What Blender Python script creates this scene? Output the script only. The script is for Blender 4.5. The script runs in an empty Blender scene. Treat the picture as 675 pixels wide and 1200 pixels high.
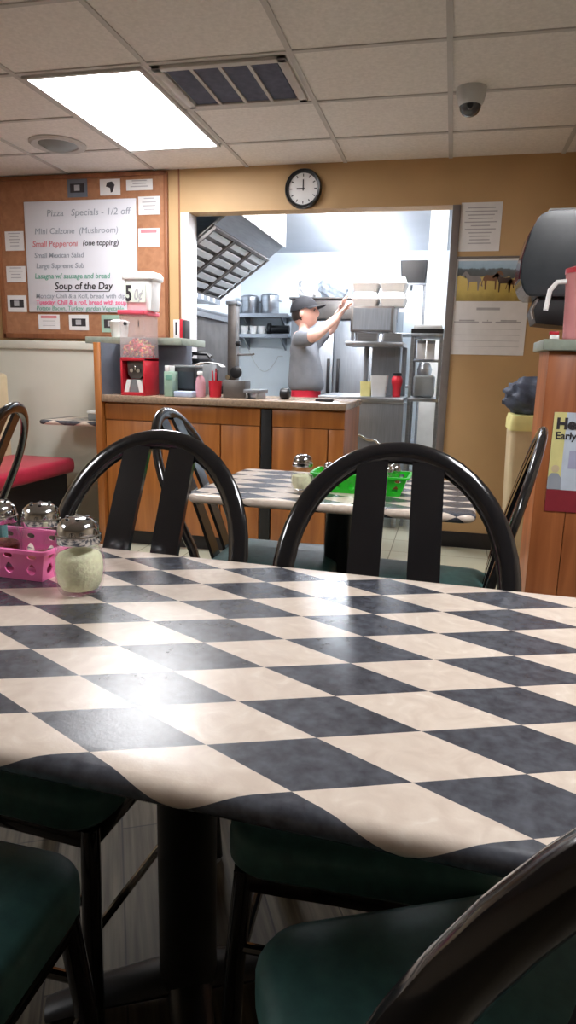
import bpy, bmesh, math, random
from mathutils import Vector, Matrix, Quaternion
random.seed(7)
SC = bpy.context.scene
COL = SC.collection
PI = math.pi

# ------------------------------------------------------------------ materials
def lin(c):
    c /= 255.0
    return c / 12.92 if c <= 0.04045 else ((c + 0.055) / 1.055) ** 2.4
def rgb(r, g, b): return (lin(r), lin(g), lin(b), 1.0)

class NT:
    def __init__(s, name):
        s.m = bpy.data.materials.new(name); s.m.use_nodes = True
        s.t = s.m.node_tree; s.n = s.t.nodes; s.l = s.t.links
        s.b = s.n['Principled BSDF']
    def add(s, typ, **kw):
        n = s.n.new(typ)
        for k, v in kw.items(): setattr(n, k, v)
        return n
    def link(s, a, b): s.l.new(a, b)
    def ramp(s, stops):
        r = s.add('ShaderNodeValToRGB'); e = r.color_ramp.elements
        e[0].position, e[0].color = stops[0]
        e[1].position, e[1].color = stops[-1]
        for p, c in stops[1:-1]:
            x = e.new(p); x.color = c
        return r
    def coord(s, out='Object', scale=(1, 1, 1), rot=(0, 0, 0)):
        tc = s.add('ShaderNodeTexCoord'); mp = s.add('ShaderNodeMapping')
        mp.inputs['Scale'].default_value = scale; mp.inputs['Rotation'].default_value = rot
        s.link(tc.outputs[out], mp.inputs['Vector']); return mp.outputs['Vector']

def mat(name, col, rough=0.5, metal=0.0, var=0.06, scale=14.0, spec=0.5, coat=0.0, trans=0.0, alpha=1.0, ior=1.45, bump=0.0, stretch=(1, 1, 1), emit=None, estr=0.0):
    N = NT(name); b = N.b
    c = rgb(*col)
    if var > 0:
        v = N.coord('Object', stretch)
        no = N.add('ShaderNodeTexNoise'); no.inputs['Scale'].default_value = scale; no.inputs['Detail'].default_value = 4
        N.link(v, no.inputs['Vector'])
        lo = tuple(max(0, x * (1 - var * 2)) for x in c[:3]) + (1,); hi = tuple(min(1, x * (1 + var * 2)) for x in c[:3]) + (1,)
        r = N.ramp([(0.3, lo), (0.7, hi)])
        N.link(no.outputs['Fac'], r.inputs['Fac']); N.link(r.outputs['Color'], b.inputs['Base Color'])
        if bump:
            bp = N.add('ShaderNodeBump'); bp.inputs['Strength'].default_value = bump; bp.inputs['Distance'].default_value = 0.002
            N.link(no.outputs['Fac'], bp.inputs['Height']); N.link(bp.outputs['Normal'], b.inputs['Normal'])
    else:
        b.inputs['Base Color'].default_value = c
    b.inputs['Roughness'].default_value = rough; b.inputs['Metallic'].default_value = metal
    b.inputs['Specular IOR Level'].default_value = spec; b.inputs['Coat Weight'].default_value = coat
    b.inputs['Coat Roughness'].default_value = 0.08
    b.inputs['Transmission Weight'].default_value = trans; b.inputs['IOR'].default_value = ior
    b.inputs['Alpha'].default_value = alpha
    if emit:
        b.inputs['Emission Color'].default_value = rgb(*emit); b.inputs['Emission Strength'].default_value = estr
    return N.m

def wood(name, dark, light, rough=0.35, scale=3.0, stretch=(6, 6, 0.5), planks=None):
    N = NT(name)
    v = N.coord('Object', stretch)
    no = N.add('ShaderNodeTexNoise'); no.inputs['Scale'].default_value = scale; no.inputs['Detail'].default_value = 7; no.inputs['Distortion'].default_value = 0.6
    N.link(v, no.inputs['Vector'])
    r = N.ramp([(0.3, rgb(*dark)), (0.72, rgb(*light))])
    N.link(no.outputs['Fac'], r.inputs['Fac'])
    N.link(r.outputs['Color'], N.b.inputs['Base Color']); N.b.inputs['Roughness'].default_value = rough
    return N.m

M = {}
M['black_lacquer'] = mat('black_lacquer', (24, 24, 27), 0.16, 0, 0.03, coat=0.6)
M['black_metal'] = mat('black_metal', (22, 22, 24), 0.45, 0, 0.05)
M['seat_green'] = mat('seat_green_vinyl', (58, 96, 94), 0.5, 0, 0.08, scale=40, bump=0.3)
M['ceiling_tile'] = mat('ceiling_tile', (226, 222, 220), 0.9, 0, 0.035, scale=60, bump=0.4)
M['tbar'] = mat('ceiling_grid_paint', (190, 187, 186), 0.6, 0, 0.02)
M['wall_tan'] = mat('wall_tan_paint', (186, 152, 108), 0.55, 0, 0.03, scale=3)
M['wall_dim'] = mat('wall_beige_paint', (190, 172, 148), 0.7, 0, 0.03, scale=3)
M['wain'] = mat('wainscot_cream', (214, 212, 200), 0.45, 0, 0.02, scale=3)
M['white_trim'] = mat('white_trim_paint', (216, 214, 216), 0.4, 0, 0.02)
M['grey_trim'] = mat('grey_trim', (112, 104, 100), 0.5, 0, 0.04)
M['kit_wall'] = mat('kitchen_wall_white', (222, 230, 236), 0.35, 0, 0.02, scale=2)
M['kit_ceil'] = mat('kitchen_ceiling', (168, 172, 180), 0.7, 0, 0.02, scale=3)
M['cove'] = mat('cove_base_black', (32, 28, 30), 0.4, 0, 0.05)
M['counter_wood'] = wood('counter_wood', (140, 82, 36), (184, 116, 58), 0.32)
M['station_wood'] = wood('station_wood', (140, 78, 42), (178, 108, 64), 0.38)
M['board_wood'] = wood('cork_board', (150, 102, 72), (172, 122, 88), 0.7, scale=8, stretch=(3, 3, 3))
M['frame_wood'] = wood('frame_wood', (120, 72, 46), (150, 96, 62), 0.5)
M['counter_top'] = mat('countertop_laminate', (150, 128, 108), 0.25, 0, 0.12, scale=60)
M['ledge_top'] = mat('ledge_laminate', (142, 150, 138), 0.3, 0, 0.06, scale=30)
M['bluegrey'] = mat('bluegrey_panel', (104, 110, 122), 0.5, 0, 0.05)
M['steel'] = mat('stainless_steel', (168, 172, 178), 0.3, 0.9, 0.05, scale=6, stretch=(1, 1, 14))
M['steel_soft'] = mat('stainless_brushed', (140, 145, 152), 0.42, 0.75, 0.05, scale=6, stretch=(14, 1, 1))
M['steel_dark'] = mat('stainless_stained', (112, 108, 106), 0.4, 0.7, 0.12, scale=7)
M['baffle'] = mat('filter_baffle', (206, 208, 210), 0.35, 0.35, 0.03)
M['chrome'] = mat('chrome', (200, 202, 205), 0.12, 1.0, 0.02)
def thin_glass(name, tint, ior=1.45, mn=0.04, rough=0.02):
    N = NT(name); out = N.n['Material Output']
    tr = N.add('ShaderNodeBsdfTransparent'); tr.inputs['Color'].default_value = tint
    gl = N.add('ShaderNodeBsdfGlossy'); gl.inputs['Roughness'].default_value = rough
    fr = N.add('ShaderNodeLayerWeight'); fr.inputs['Blend'].default_value = .35
    pw = N.add('ShaderNodeMath', operation='POWER'); pw.inputs[1].default_value = 2.5
    ad = N.add('ShaderNodeMath', operation='MULTIPLY_ADD', use_clamp=True); ad.inputs[1].default_value = .5; ad.inputs[2].default_value = mn
    mx = N.add('ShaderNodeMixShader')
    N.link(fr.outputs['Facing'], pw.inputs[0]); N.link(pw.outputs[0], ad.inputs[0]); N.link(ad.outputs[0], mx.inputs[0]); N.link(tr.outputs[0], mx.inputs[1]); N.link(gl.outputs[0], mx.inputs[2])
    N.link(mx.outputs[0], out.inputs['Surface'])
    return N.m
M['glass'] = thin_glass('clear_glass', (.975, .985, .98, 1), mn=.04)
M['acrylic'] = mat('reflection_tinted_acrylic', (224, 214, 216), .15, 0, 0, alpha=.2)  # pale film colour imitates reflections on the candy window
M['cheese'] = mat('grated_parmesan', (252, 244, 210), 0.9, 0, 0.05, scale=160, bump=0.8)
M['pepper'] = mat('pepper_flakes', (120, 52, 34), 0.9, 0, 0.3, scale=200)
M['salt'] = mat('white_salt', (236, 234, 228), 0.9, 0, 0.04, scale=200)
M['pink'] = mat('pink_plastic', (255, 128, 190), 0.35, 0, 0.02)
M['green'] = mat('green_plastic', (38, 186, 40), 0.35, 0, 0.02)
M['teal'] = mat('teal_plastic', (92, 150, 150), 0.4, 0, 0.03)
M['red_plastic'] = mat('red_plastic', (190, 38, 52), 0.35, 0, 0.04)
M['red_vinyl'] = mat('red_vinyl', (168, 44, 66), 0.36, 0, 0.06, scale=5)
M['pink_red'] = mat('faded_red_lid', (222, 84, 104), 0.4, 0, 0.03)
M['beige'] = mat('beige_vinyl', (202, 184, 150), 0.5, 0, 0.03)
M['black_plastic'] = mat('black_plastic', (26, 27, 30), 0.35, 0, 0.05)
M['smoke'] = mat('smoked_dark_plastic', (52, 58, 64), 0.22, 0, 0.04, coat=0.3)
M['grey_plastic'] = mat('grey_plastic', (130, 134, 136), 0.4, 0, 0.03)
M['pale_grey'] = mat('pale_grey_plastic', (196, 198, 200), 0.4, 0, 0.03)
M['white_plastic'] = mat('white_plastic', (236, 236, 234), 0.4, 0, 0.02)
M['foam'] = mat('white_foam', (246, 246, 246), 0.7, 0, 0.02)
M['paper'] = mat('white_paper', (224, 222, 222), 0.8, 0, 0.02)
M['whiteboard'] = mat('whiteboard', (220, 220, 228), 0.25, 0, 0.015, scale=2)
M['ink'] = mat('dark_ink', (52, 48, 52), 0.7, 0, 0.05)
M['ink_grey'] = mat('grey_ink', (150, 156, 166), 0.7, 0, 0.05)
M['ink_soft'] = mat('soft_grey_ink', (172, 170, 174), 0.7, 0, 0.05)
M['ink_green'] = mat('green_marker', (112, 164, 146), 0.7, 0, 0.05)
M['ink_pink'] = mat('pink_marker', (222, 110, 146), 0.7, 0, 0.05)
M['ink_red'] = mat('red_marker', (206, 128, 136), 0.7, 0, 0.05)
M['price_card'] = mat('pale_price_card', (206, 212, 200), 0.7, 0, 0.03)
M['seafoam'] = mat('pale_green_card', (150, 178, 160), 0.6, 0, 0.06)
M['poster_yellow'] = mat('pale_yellow_print', (214, 206, 140), 0.7, 0, 0.04)
M['poster_blue'] = mat('pale_blue_print', (190, 200, 214), 0.7, 0, 0.06, scale=9)
M['poster_lilac'] = mat('lilac_print', (164, 164, 192), 0.7, 0, 0.04)
M['maroon'] = mat('maroon_print', (132, 34, 46), 0.6, 0, 0.04)
M['skin'] = mat('skin', (234, 188, 172), 0.5, 0, 0.03)
M['hair'] = mat('dark_hair', (40, 30, 28), 0.6, 0, 0.1, scale=60)
M['cap'] = mat('black_cap_cloth', (20, 20, 27), 0.8, 0, 0.06)
M['shirt'] = mat('grey_shirt_cloth', (128, 132, 140), 0.85, 0, 0.06, scale=12, bump=0.5)
M['red_cloth'] = mat('red_cloth', (206, 38, 62), 0.8, 0, 0.05)
M['shoe'] = mat('black_shoe', (28, 28, 30), 0.5, 0, 0.05)
M['bag'] = mat('black_bag_film', (66, 72, 88), 0.7, 0, 0.2, scale=20, bump=0.8)
M['clear_bag'] = mat('wrapped_plastic', (176, 186, 198), 0.25, 0, 0.18, scale=14, bump=0.8)
M['filter_blue'] = mat('air_filter_media', (74, 78, 98), 0.8, 0, 0.12, scale=30)
M['red_drink'] = mat('red_drink', (78, 22, 34), 0.1, 0, 0.03)
M['pitcher'] = mat('clear_red_plastic', (244, 170, 172), 0.12, 0, 0.02, alpha=.55)
M['pages'] = mat('book_pages', (230, 226, 220), 0.8, 0, 0.03)
M['tube_light'] = mat('fluorescent_tube', (255, 255, 255), 0.4, 0, 0, emit=(240, 246, 255), estr=95.0)
M['tube_light_added'] = mat('fluorescent_tube_added', (255, 255, 255), 0.4, 0, 0, emit=(246, 249, 255), estr=150.0)  # stronger tubes, only for the added fixture near the opening
M['panel_light'] = mat('light_diffuser', (255, 255, 255), 0.4, 0, 0, emit=(250, 250, 252), estr=27.0)
M['sheen_foil'] = mat('sheen_foil', (214, 216, 220), 0.2, 1.0, 0.1, scale=20, bump=0.8)  # bright metal for the strip that imitates a reflection on the prep table

def floor_mat():
    N = NT('floor_planks')
    v = N.coord('Object', (1, 1, 1))
    br = N.add('ShaderNodeTexBrick'); br.offset = 0.4
    br.inputs['Scale'].default_value = 1.0; br.inputs['Brick Width'].default_value = 1.1; br.inputs['Row Height'].default_value = 0.15
    br.inputs['Mortar Size'].default_value = 0.002
    br.inputs['Color1'].default_value = rgb(86, 78, 64); br.inputs['Color2'].default_value = rgb(68, 61, 49); br.inputs['Mortar'].default_value = rgb(44, 39, 32)
    mp = N.add('ShaderNodeMapping'); mp.inputs['Rotation'].default_value = (0, 0, math.radians(62)); N.link(v, mp.inputs['Vector'])
    N.link(mp.outputs['Vector'], br.inputs['Vector'])
    m2 = N.add('ShaderNodeMapping'); m2.inputs['Scale'].default_value = (3, 60, 1); N.link(mp.outputs['Vector'], m2.inputs['Vector'])
    no = N.add('ShaderNodeTexNoise'); no.inputs['Scale'].default_value = 1.2; no.inputs['Detail'].default_value = 6
    N.link(m2.outputs['Vector'], no.inputs['Vector'])
    r = N.ramp([(0.35, rgb(150, 140, 124)), (0.65, rgb(255, 255, 255))]); N.link(no.outputs['Fac'], r.inputs['Fac'])
    mx = N.add('ShaderNodeMix', data_type='RGBA', blend_type='MULTIPLY'); mx.inputs[0].default_value = 0.85
    N.link(br.outputs['Color'], mx.inputs[6]); N.link(r.outputs['Color'], mx.inputs[7])
    N.link(mx.outputs[2], N.b.inputs['Base Color']); N.b.inputs['Roughness'].default_value = 0.55; N.b.inputs['Specular IOR Level'].default_value = .25
    return N.m
M['floor'] = floor_mat()
def tile_mat():
    N = NT('pale_floor_tile')
    br = N.add('ShaderNodeTexBrick'); br.offset = 0.0
    br.inputs['Scale'].default_value = 1.0; br.inputs['Brick Width'].default_value = .305; br.inputs['Row Height'].default_value = .305; br.inputs['Mortar Size'].default_value = .003
    br.inputs['Color1'].default_value = rgb(196, 194, 172); br.inputs['Color2'].default_value = rgb(188, 187, 166); br.inputs['Mortar'].default_value = rgb(140, 136, 118)
    N.link(N.coord('Object'), br.inputs['Vector']); N.link(br.outputs['Color'], N.b.inputs['Base Color']); N.b.inputs['Roughness'].default_value = .22
    return N.m
M['floor_tile'] = tile_mat()

def check_mat():
    N = NT('harlequin_laminate')
    uv = N.add('ShaderNodeUVMap'); uv.uv_map = 'lattice'
    ch = N.add('ShaderNodeTexChecker'); ch.inputs['Scale'].default_value = 1.0
    ad = N.add('ShaderNodeVectorMath', operation='ADD'); ad.inputs[1].default_value = (41.0, 40.0, 0.5)
    N.link(uv.outputs['UV'], ad.inputs[0]); N.link(ad.outputs[0], ch.inputs['Vector'])
    v = N.coord('Object', (1, 1, 1))
    n1 = N.add('ShaderNodeTexNoise'); n1.inputs['Scale'].default_value = 55; n1.inputs['Detail'].default_value = 5
    n2 = N.add('ShaderNodeTexNoise'); n2.inputs['Scale'].default_value = 22; n2.inputs['Detail'].default_value = 8; n2.inputs['Distortion'].default_value = 1.5
    N.link(v, n1.inputs['Vector']); N.link(v, n2.inputs['Vector'])
    rd = N.ramp([(0.3, rgb(54, 56, 63)), (0.7, rgb(84, 87, 95))]); N.link(n1.outputs['Fac'], rd.inputs['Fac'])
    rl = N.ramp([(0.35, rgb(204, 188, 174)), (0.62, rgb(216, 202, 188)), (0.75, rgb(226, 216, 204))]); N.link(n2.outputs['Fac'], rl.inputs['Fac'])
    # white where checker is 1
    ch.inputs['Color1'].default_value = (1, 1, 1, 1); ch.inputs['Color2'].default_value = (0, 0, 0, 1)
    mx = N.add('ShaderNodeMix', data_type='RGBA'); N.link(ch.outputs['Fac'], mx.inputs[0])
    N.link(rl.outputs['Color'], mx.inputs[6]); N.link(rd.outputs['Color'], mx.inputs[7])
    N.link(mx.outputs[2], N.b.inputs['Base Color'])
    N.b.inputs['Roughness'].default_value = 0.27; N.b.inputs['Specular IOR Level'].default_value = 0.5
    n3 = N.add('ShaderNodeTexNoise'); n3.inputs['Scale'].default_value = 260; N.link(v, n3.inputs['Vector'])
    bp = N.add('ShaderNodeBump'); bp.inputs['Strength'].default_value = 0.12; bp.inputs['Distance'].default_value = 0.001
    N.link(n3.outputs['Fac'], bp.inputs['Height']); N.link(bp.outputs['Normal'], N.b.inputs['Normal'])
    return N.m
M['harlequin'] = check_mat()

def picture_mat():
    N = NT('pasture_picture')
    tc = N.add('ShaderNodeTexCoord'); sp = N.add('ShaderNodeSeparateXYZ'); N.link(tc.outputs['Object'], sp.inputs[0])
    no = N.add('ShaderNodeTexNoise'); no.inputs['Scale'].default_value = 25; N.link(tc.outputs['Object'], no.inputs['Vector'])
    ma = N.add('ShaderNodeMath', operation='MULTIPLY_ADD'); ma.inputs[1].default_value = 0.05; N.link(no.outputs['Fac'], ma.inputs[0]); N.link(sp.outputs['Z'], ma.inputs[2])
    mr = N.add('ShaderNodeMapRange'); mr.inputs['From Min'].default_value = -0.09; mr.inputs['From Max'].default_value = 0.14; N.link(ma.outputs[0], mr.inputs['Value'])
    r = N.ramp([(0.0, rgb(150, 130, 66)), (0.25, rgb(196, 172, 92)), (0.58, rgb(204, 178, 104)), (0.62, rgb(70, 72, 70)), (0.80, rgb(84, 92, 96)), (0.84, rgb(150, 176, 196)), (1.0, rgb(168, 192, 210))])
    N.link(mr.outputs['Result'], r.inputs['Fac']); N.link(r.outputs['Color'], N.b.inputs['Base Color']); N.b.inputs['Roughness'].default_value = 0.5
    return N.m
M['picture'] = picture_mat()

# ------------------------------------------------------------------ mesh helpers
class MB:
    def __init__(s): s.bm = bmesh.new()
    def box(s, x0, x1, y0, y1, z0, z1, bev=0.0, seg=2, rot=None, piv=None):
        vs = [s.bm.verts.new(p) for p in [(x0,y0,z0),(x1,y0,z0),(x1,y1,z0),(x0,y1,z0),(x0,y0,z1),(x1,y0,z1),(x1,y1,z1),(x0,y1,z1)]]
        fs = [s.bm.faces.new([vs[i] for i in f]) for f in [(3,2,1,0),(4,5,6,7),(0,1,5,4),(1,2,6,5),(2,3,7,6),(3,0,4,7)]]
        if rot is not None:
            c = Vector(piv) if piv else Vector(((x0+x1)/2, (y0+y1)/2, (z0+z1)/2))
            for v in vs: v.co = c + rot @ (v.co - c)
        if bev > 0:
            es = set(e for f in fs for e in f.edges)
            bmesh.ops.bevel(s.bm, geom=list(es), offset=bev, segments=seg, affect='EDGES', profile=0.5)
        return s
    def rings(s, rings, cap0=True, cap1=True, closed=True):
        R = [[s.bm.verts.new(p) for p in r] for r in rings]
        n = len(R[0])
        for a, b in zip(R, R[1:]):
            for i in range(n if closed else n - 1):
                j = (i + 1) % n
                s.bm.faces.new((a[i], a[j], b[j], b[i]))
        if cap0: s.bm.faces.new(list(reversed(R[0])))
        if cap1: s.bm.faces.new(R[-1])
        return s
    def lathe(s, prof, n=24, c=(0, 0, 0), axis='z', cap0=True, cap1=True):
        rs = []
        for r, h in prof:
            ring = []
            for k in range(n):
                a = 2 * PI * k / n
                p = (r * math.cos(a), r * math.sin(a), h)
                if axis == 'x': p = (p[2], p[0], p[1])
                elif axis == 'y': p = (p[1], p[2], p[0])
                ring.append((c[0] + p[0], c[1] + p[1], c[2] + p[2]))
            rs.append(ring)
        return s.rings(rs, cap0, cap1)
    def sweep(s, path, ru, rv=None, ref=(0, 0, 1), n=10, cap=True, square=False):
        path = [Vector(p) for p in path]; m = len(path)
        if rv is None: rv = ru
        ref = Vector(ref); rs = []
        for i, p in enumerate(path):
            t = (path[min(i + 1, m - 1)] - path[max(i - 1, 0)]).normalized()
            nn = ref - t * t.dot(ref)
            if nn.length < 1e-3: nn = Vector((1, 0.1, 0)) - t * t.dot(Vector((1, 0.1, 0)))
            nn.normalize(); b = t.cross(nn)
            a = ru[i] if isinstance(ru, (list, tuple)) else ru
            c = rv[i] if isinstance(rv, (list, tuple)) else rv
            if square:
                rs.append([p + b * (a * x) + nn * (c * y) for x, y in ((-1, -1), (1, -1), (1, 1), (-1, 1))])
            else:
                rs.append([p + b * (a * math.cos(2 * PI * k / n)) + nn * (c * math.sin(2 * PI * k / n)) for k in range(n)])
        return s.rings(rs, cap, cap)
    def prism(s, pts, axis, a0, a1):
        def P(u, v, a):
            return {'x': (a, u, v), 'y': (u, a, v), 'z': (u, v, a)}[axis]
        s.rings([[P(u, v, a0) for u, v in pts], [P(u, v, a1) for u, v in pts]])
        return s
    def ball(s, c, r, sub=2):
        mt = Matrix.Translation(c) @ Matrix.Diagonal((*(r if isinstance(r, (tuple, list)) else (r, r, r)), 1))
        bmesh.ops.create_icosphere(s.bm, subdivisions=sub, radius=1, matrix=mt)
        return s
    def build(s, name, m, parent=None, smooth=40, loc=None, rot=None):
        bmesh.ops.recalc_face_normals(s.bm, faces=s.bm.faces)
        me = bpy.data.meshes.new(name); s.bm.to_mesh(me); s.bm.free()
        if isinstance(m, str): m = M[m]
        me.materials.append(m)
        if smooth:
            for p in me.polygons: p.use_smooth = True
            me.set_sharp_from_angle(angle=math.radians(smooth))
        o = bpy.data.objects.new(name, me); COL.objects.link(o)
        if parent is not None: o.parent = parent
        if loc is not None: o.location = loc
        if rot is not None: o.rotation_euler = rot
        return o

def tag(o, label, cat, group=None, kind=None):
    o['label'] = label; o['category'] = cat
    if group: o['group'] = group
    if kind: o['kind'] = kind
    return o
def thing(name, label, cat, loc=(0, 0, 0), rz=0.0, group=None):
    o = bpy.data.objects.new(name, None); COL.objects.link(o); o.empty_display_size = 0.05
    o.location = loc; o.rotation_euler = (0, 0, rz)
    return tag(o, label, cat, group)
def struct(o, label=None):
    o['kind'] = 'structure'
    if label: o['label'] = label
    return o
def copy_tree(o, parent=None):
    c = o.copy(); COL.objects.link(c)
    if parent is not None: c.parent = parent
    for ch in list(o.children): copy_tree(ch, c)
    return c
def text(name, body, size, m, loc, parent=None, rot=(PI / 2, 0, 0), depth=0.0008, bold=0.0, align='LEFT', sx=1.0, shear=0.0):
    cu = bpy.data.curves.new(name, 'FONT'); cu.body = body; cu.size = size; cu.extrude = depth; cu.offset = bold
    cu.align_x = align; cu.shear = shear; cu.resolution_u = 3
    t = bpy.data.objects.new(name + '_tmp', cu); COL.objects.link(t)
    dg = bpy.context.evaluated_depsgraph_get(); dg.update()
    me = bpy.data.meshes.new_from_object(t.evaluated_get(dg))
    bpy.data.objects.remove(t); me.materials.clear(); me.materials.append(M[m])
    o = bpy.data.objects.new(name, me); COL.objects.link(o); o.location = loc; o.rotation_euler = rot; o.scale = (sx, 1, 1)
    if parent is not None: o.parent = parent
    return o
def rrect(hx, hy, r, n=6):
    pts = []
    for cx, cy, a0 in ((hx - r, hy - r, 0), (-hx + r, hy - r, 90), (-hx + r, -hy + r, 180), (hx - r, -hy + r, 270)):
        for k in range(n + 1):
            a = math.radians(a0 + 90 * k / n)
            pts.append((cx + r * math.cos(a), cy + r * math.sin(a), math.cos(a), math.sin(a)))
    return pts

# ------------------------------------------------------------------ the room
CEIL = 2.41
YB = 4.52            # face of the back wall
XL, XR, YF = -3.9, 2.2, -3.0
KL, KR, KB, KC = -2.5, 0.9, 8.0, 2.45
OX0, OX1, OZ1 = -1.78, -0.055, 2.14     # kitchen opening
struct(MB().box(XL - .1, XR + .1, YF - .1, 2.75, -.1, 0).build('floor', 'floor'))
struct(MB().box(XL - .1, XR + .1, 2.75, KB + .1, -.1, 0).build('floor', 'floor_tile'))
struct(MB().box(XL - .1, XR + .1, YF - .1, YB, CEIL, CEIL + .1).build('ceiling', 'ceiling_tile'))
g = MB()
xs = [-.10 + .64 * k for k in range(-6, 4)]
ys = [4.07 - .535 * k for k in range(-0, 14)]
for x in xs: g.box(x - .012, x + .012, YF, YB, CEIL - .006, CEIL + .002)
for y in ys: g.box(XL, XR, y - .011, y + .011, CEIL - .0055, CEIL + .002)
struct(g.build('trim_1', 'tbar', smooth=0))
# back wall with the serving opening (walkway on its right side)
w = MB()
w.box(XL - .1, OX0, YB, YB + .12, 0, CEIL + .1)
w.box(OX1, XR + .1, YB, YB + .12, 0, CEIL + .1)
w.box(OX0, OX1, YB, YB + .12, OZ1, CEIL + .1)
w.box(OX0, -.60, YB, YB + .12, 0, .90)
struct(w.build('wall_back', 'wall_tan', smooth=0))
struct(MB().box(XL - .1, XL, YF, YB, 0, CEIL).build('wall_left', 'wall_dim', smooth=0))
struct(MB().box(XR, XR + .1, YF, YB, 0, CEIL).build('wall_right', 'wall_dim', smooth=0))
struct(MB().box(XL - .1, XR + .1, YF - .1, YF, 0, CEIL).build('wall_front', 'wall_dim', smooth=0))
struct(MB().box(.64, .76, 3.34, YB, 0, CEIL).build('wall_partition', 'wall_tan', smooth=0))
# kitchen shell
struct(MB().box(KL - .1, KR + .1, YB + .12, KB + .1, KC, KC + .1).build('ceiling', 'kit_ceil', smooth=0))
struct(MB().box(KL - .1, KR + .1, KB, KB + .1, 0, KC).build('wall_kitchen_back', 'kit_wall', smooth=0))
struct(MB().box(KL - .1, KL, YB + .12, KB, 0, KC).build('wall_kitchen_left', 'kit_wall', smooth=0))
struct(MB().box(KR, KR + .1, YB + .12, KB, 0, KC).build('wall_kitchen_right', 'kit_wall', smooth=0))
struct(MB().box(-.262, -.115, 6.05, 6.20, 0, KC).build('wall_kitchen_pillar', 'white_plastic', smooth=0))
# trims
struct(MB().box(OX0 - .055, OX0 + .004, YB - .018, YB + .13, .955, OZ1, .003).build('trim_2', 'white_trim'))
struct(MB().box(OX1 - .012, OX1 + .036, YB - .015, YB + .13, 0, OZ1, .003).build('trim_3', 'grey_trim'))
struct(MB().box(OX0 - .055, OX1 + .036, YB - .008, YB - .001, OZ1, OZ1 + .012).build('trim_4', 'wall_tan'))
struct(MB().box(OX0 - .075, OX0 - .066, YB - .006, YB, 1.32, CEIL).build('trim_5', 'frame_wood'))
struct(MB().box(.0, .64, YB - .012, YB, 0, .105, .004).build('baseboard_back', 'cove'))
wn = MB()
wn.box(-3.30, -2.15, YB - .012, YB, 0, 1.235); wn.box(-3.30, -2.15, YB - .03, YB, 1.235, 1.295, .006)
struct(wn.build('trim_6', 'wain'))

# ------------------------------------------------------------------ ceiling things
def troffer(x0, x1, y0, y1, label):
    t = thing('ceiling_light', label, 'ceiling light', ((x0 + x1) / 2, (y0 + y1) / 2, CEIL))
    hx, hy = (x1 - x0) / 2, (y1 - y0) / 2
    f = MB()
    for a in ((-hx, hx, -hy, -hy + .018), (-hx, hx, hy - .018, hy), (-hx, -hx + .018, -hy + .018, hy - .018), (hx - .018, hx, -hy + .018, hy - .018)):
        f.box(*a, -.014, -.0005)
    f.build('frame', 'tbar', t, 0)
    MB().box(-hx + .018, hx - .018, -hy + .018, hy - .018, -.010, -.002).build('diffuser', 'panel_light', t, 0)
troffer(-1.995, -1.41, 3.02, 4.085, 'long lit fluorescent panel in the ceiling beside the vent grille')
troffer(.55, 1.15, .86, 1.92, 'lit fluorescent panel in the ceiling over the right side of the room')
troffer(-3.27, -2.67, -.2, .87, 'added fluorescent panel in the ceiling, out of view over the left side of the room')  # added panel outside the view, extra light for the near room

v = thing('ceiling_vent', 'square metal return vent with four dark filter panels in the ceiling beside the light', 'vent', (-1.065, 3.26, CEIL))
f = MB(); X0, X1, Y0, Y1 = -.30, .30, -.235, .235
f.box(X0, X1, Y0, Y0 + .035, -.016, -.0005, .003); f.box(X0, X1, Y1 - .035, Y1, -.016, -.0005, .003)
f.box(X0, X0 + .04, Y0, Y1, -.016, -.0005, .003); f.box(X1 - .04, X1, Y0, Y1, -.016, -.0005, .003)
for k in (1, 2, 3):
    x = X0 + .04 + k * .13; f.box(x - .008, x + .008, Y0 + .03, Y1 - .03, -.014, -.0005)
f.build('frame', 'tbar', v)
for k in range(4):
    x = X0 + .04 + k * .13
    MB().box(x + .009, x + .121, Y0 + .036, Y1 - .036, -.008, -.0008).build('filter_panel', 'filter_blue', v, 0)
s = thing('ceiling_speaker', 'round grey ceiling speaker or air outlet left of the light panel', 'ceiling fitting', (-2.37, 3.92, CEIL))
MB().lathe([(.165, -.0005), (.165, -.006), (.15, -.016), (.12, -.012), (.115, -.006)], 40).build('rim', 'tbar', s)
MB().lathe([(.112, -.006), (.10, -.012), (.07, -.030), (.03, -.036), (.001, -.037)], 40).build('cone', 'grey_plastic', s)
d = thing('dome_camera', 'small white dome security camera on the ceiling', 'camera', (-.006, 3.5, CEIL))
MB().lathe([(.068, -.0005), (.068, -.02), (.060, -.055), (.052, -.072), (.05, -.074)], 32).build('housing', 'pale_grey', d)
MB().lathe([(.049, -.0745), (.046, -.090), (.034, -.108), (.015, -.117), (.001, -.118)], 32).build('dome', 'smoke', d)
MB().lathe([(.012, -.02), (.012, .006)], 16, (0, -.045, -.092), 'y').build('lens', 'black_plastic', d)

# ------------------------------------------------------------------ back wall things
c = thing('wall_clock', 'round black rimmed wall clock above the kitchen opening', 'clock', (-1.002, YB, 2.259))
MB().lathe([(.118, -.001), (.12, -.02), (.112, -.04), (.10, -.036), (.095, -.024), (.0945, -.018)], 40, axis='y', cap1=False).build('rim', 'black_plastic', c)
MB().lathe([(.094, -.012), (.094, -.018)], 40, axis='y').build('face', 'paper', c)
nm = MB()
for k in range(12):
    a = PI / 6 * k; q = Matrix.Rotation(-a, 3, 'Y')
    nm.box(-.003, .003, -.0195, -.0185, .072, .088, rot=q.to_3x3(), piv=(0, -.019, 0))
nm.build('hour_marks', 'ink', c, 0)
MB().box(-.0035, .0035, -.0215, -.0200, -.012, .055).build('minute_hand', 'ink', c, 0)
MB().box(-.042, .010, -.0235, -.0220, -.004, .004).build('hour_hand', 'ink', c, 0)

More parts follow.
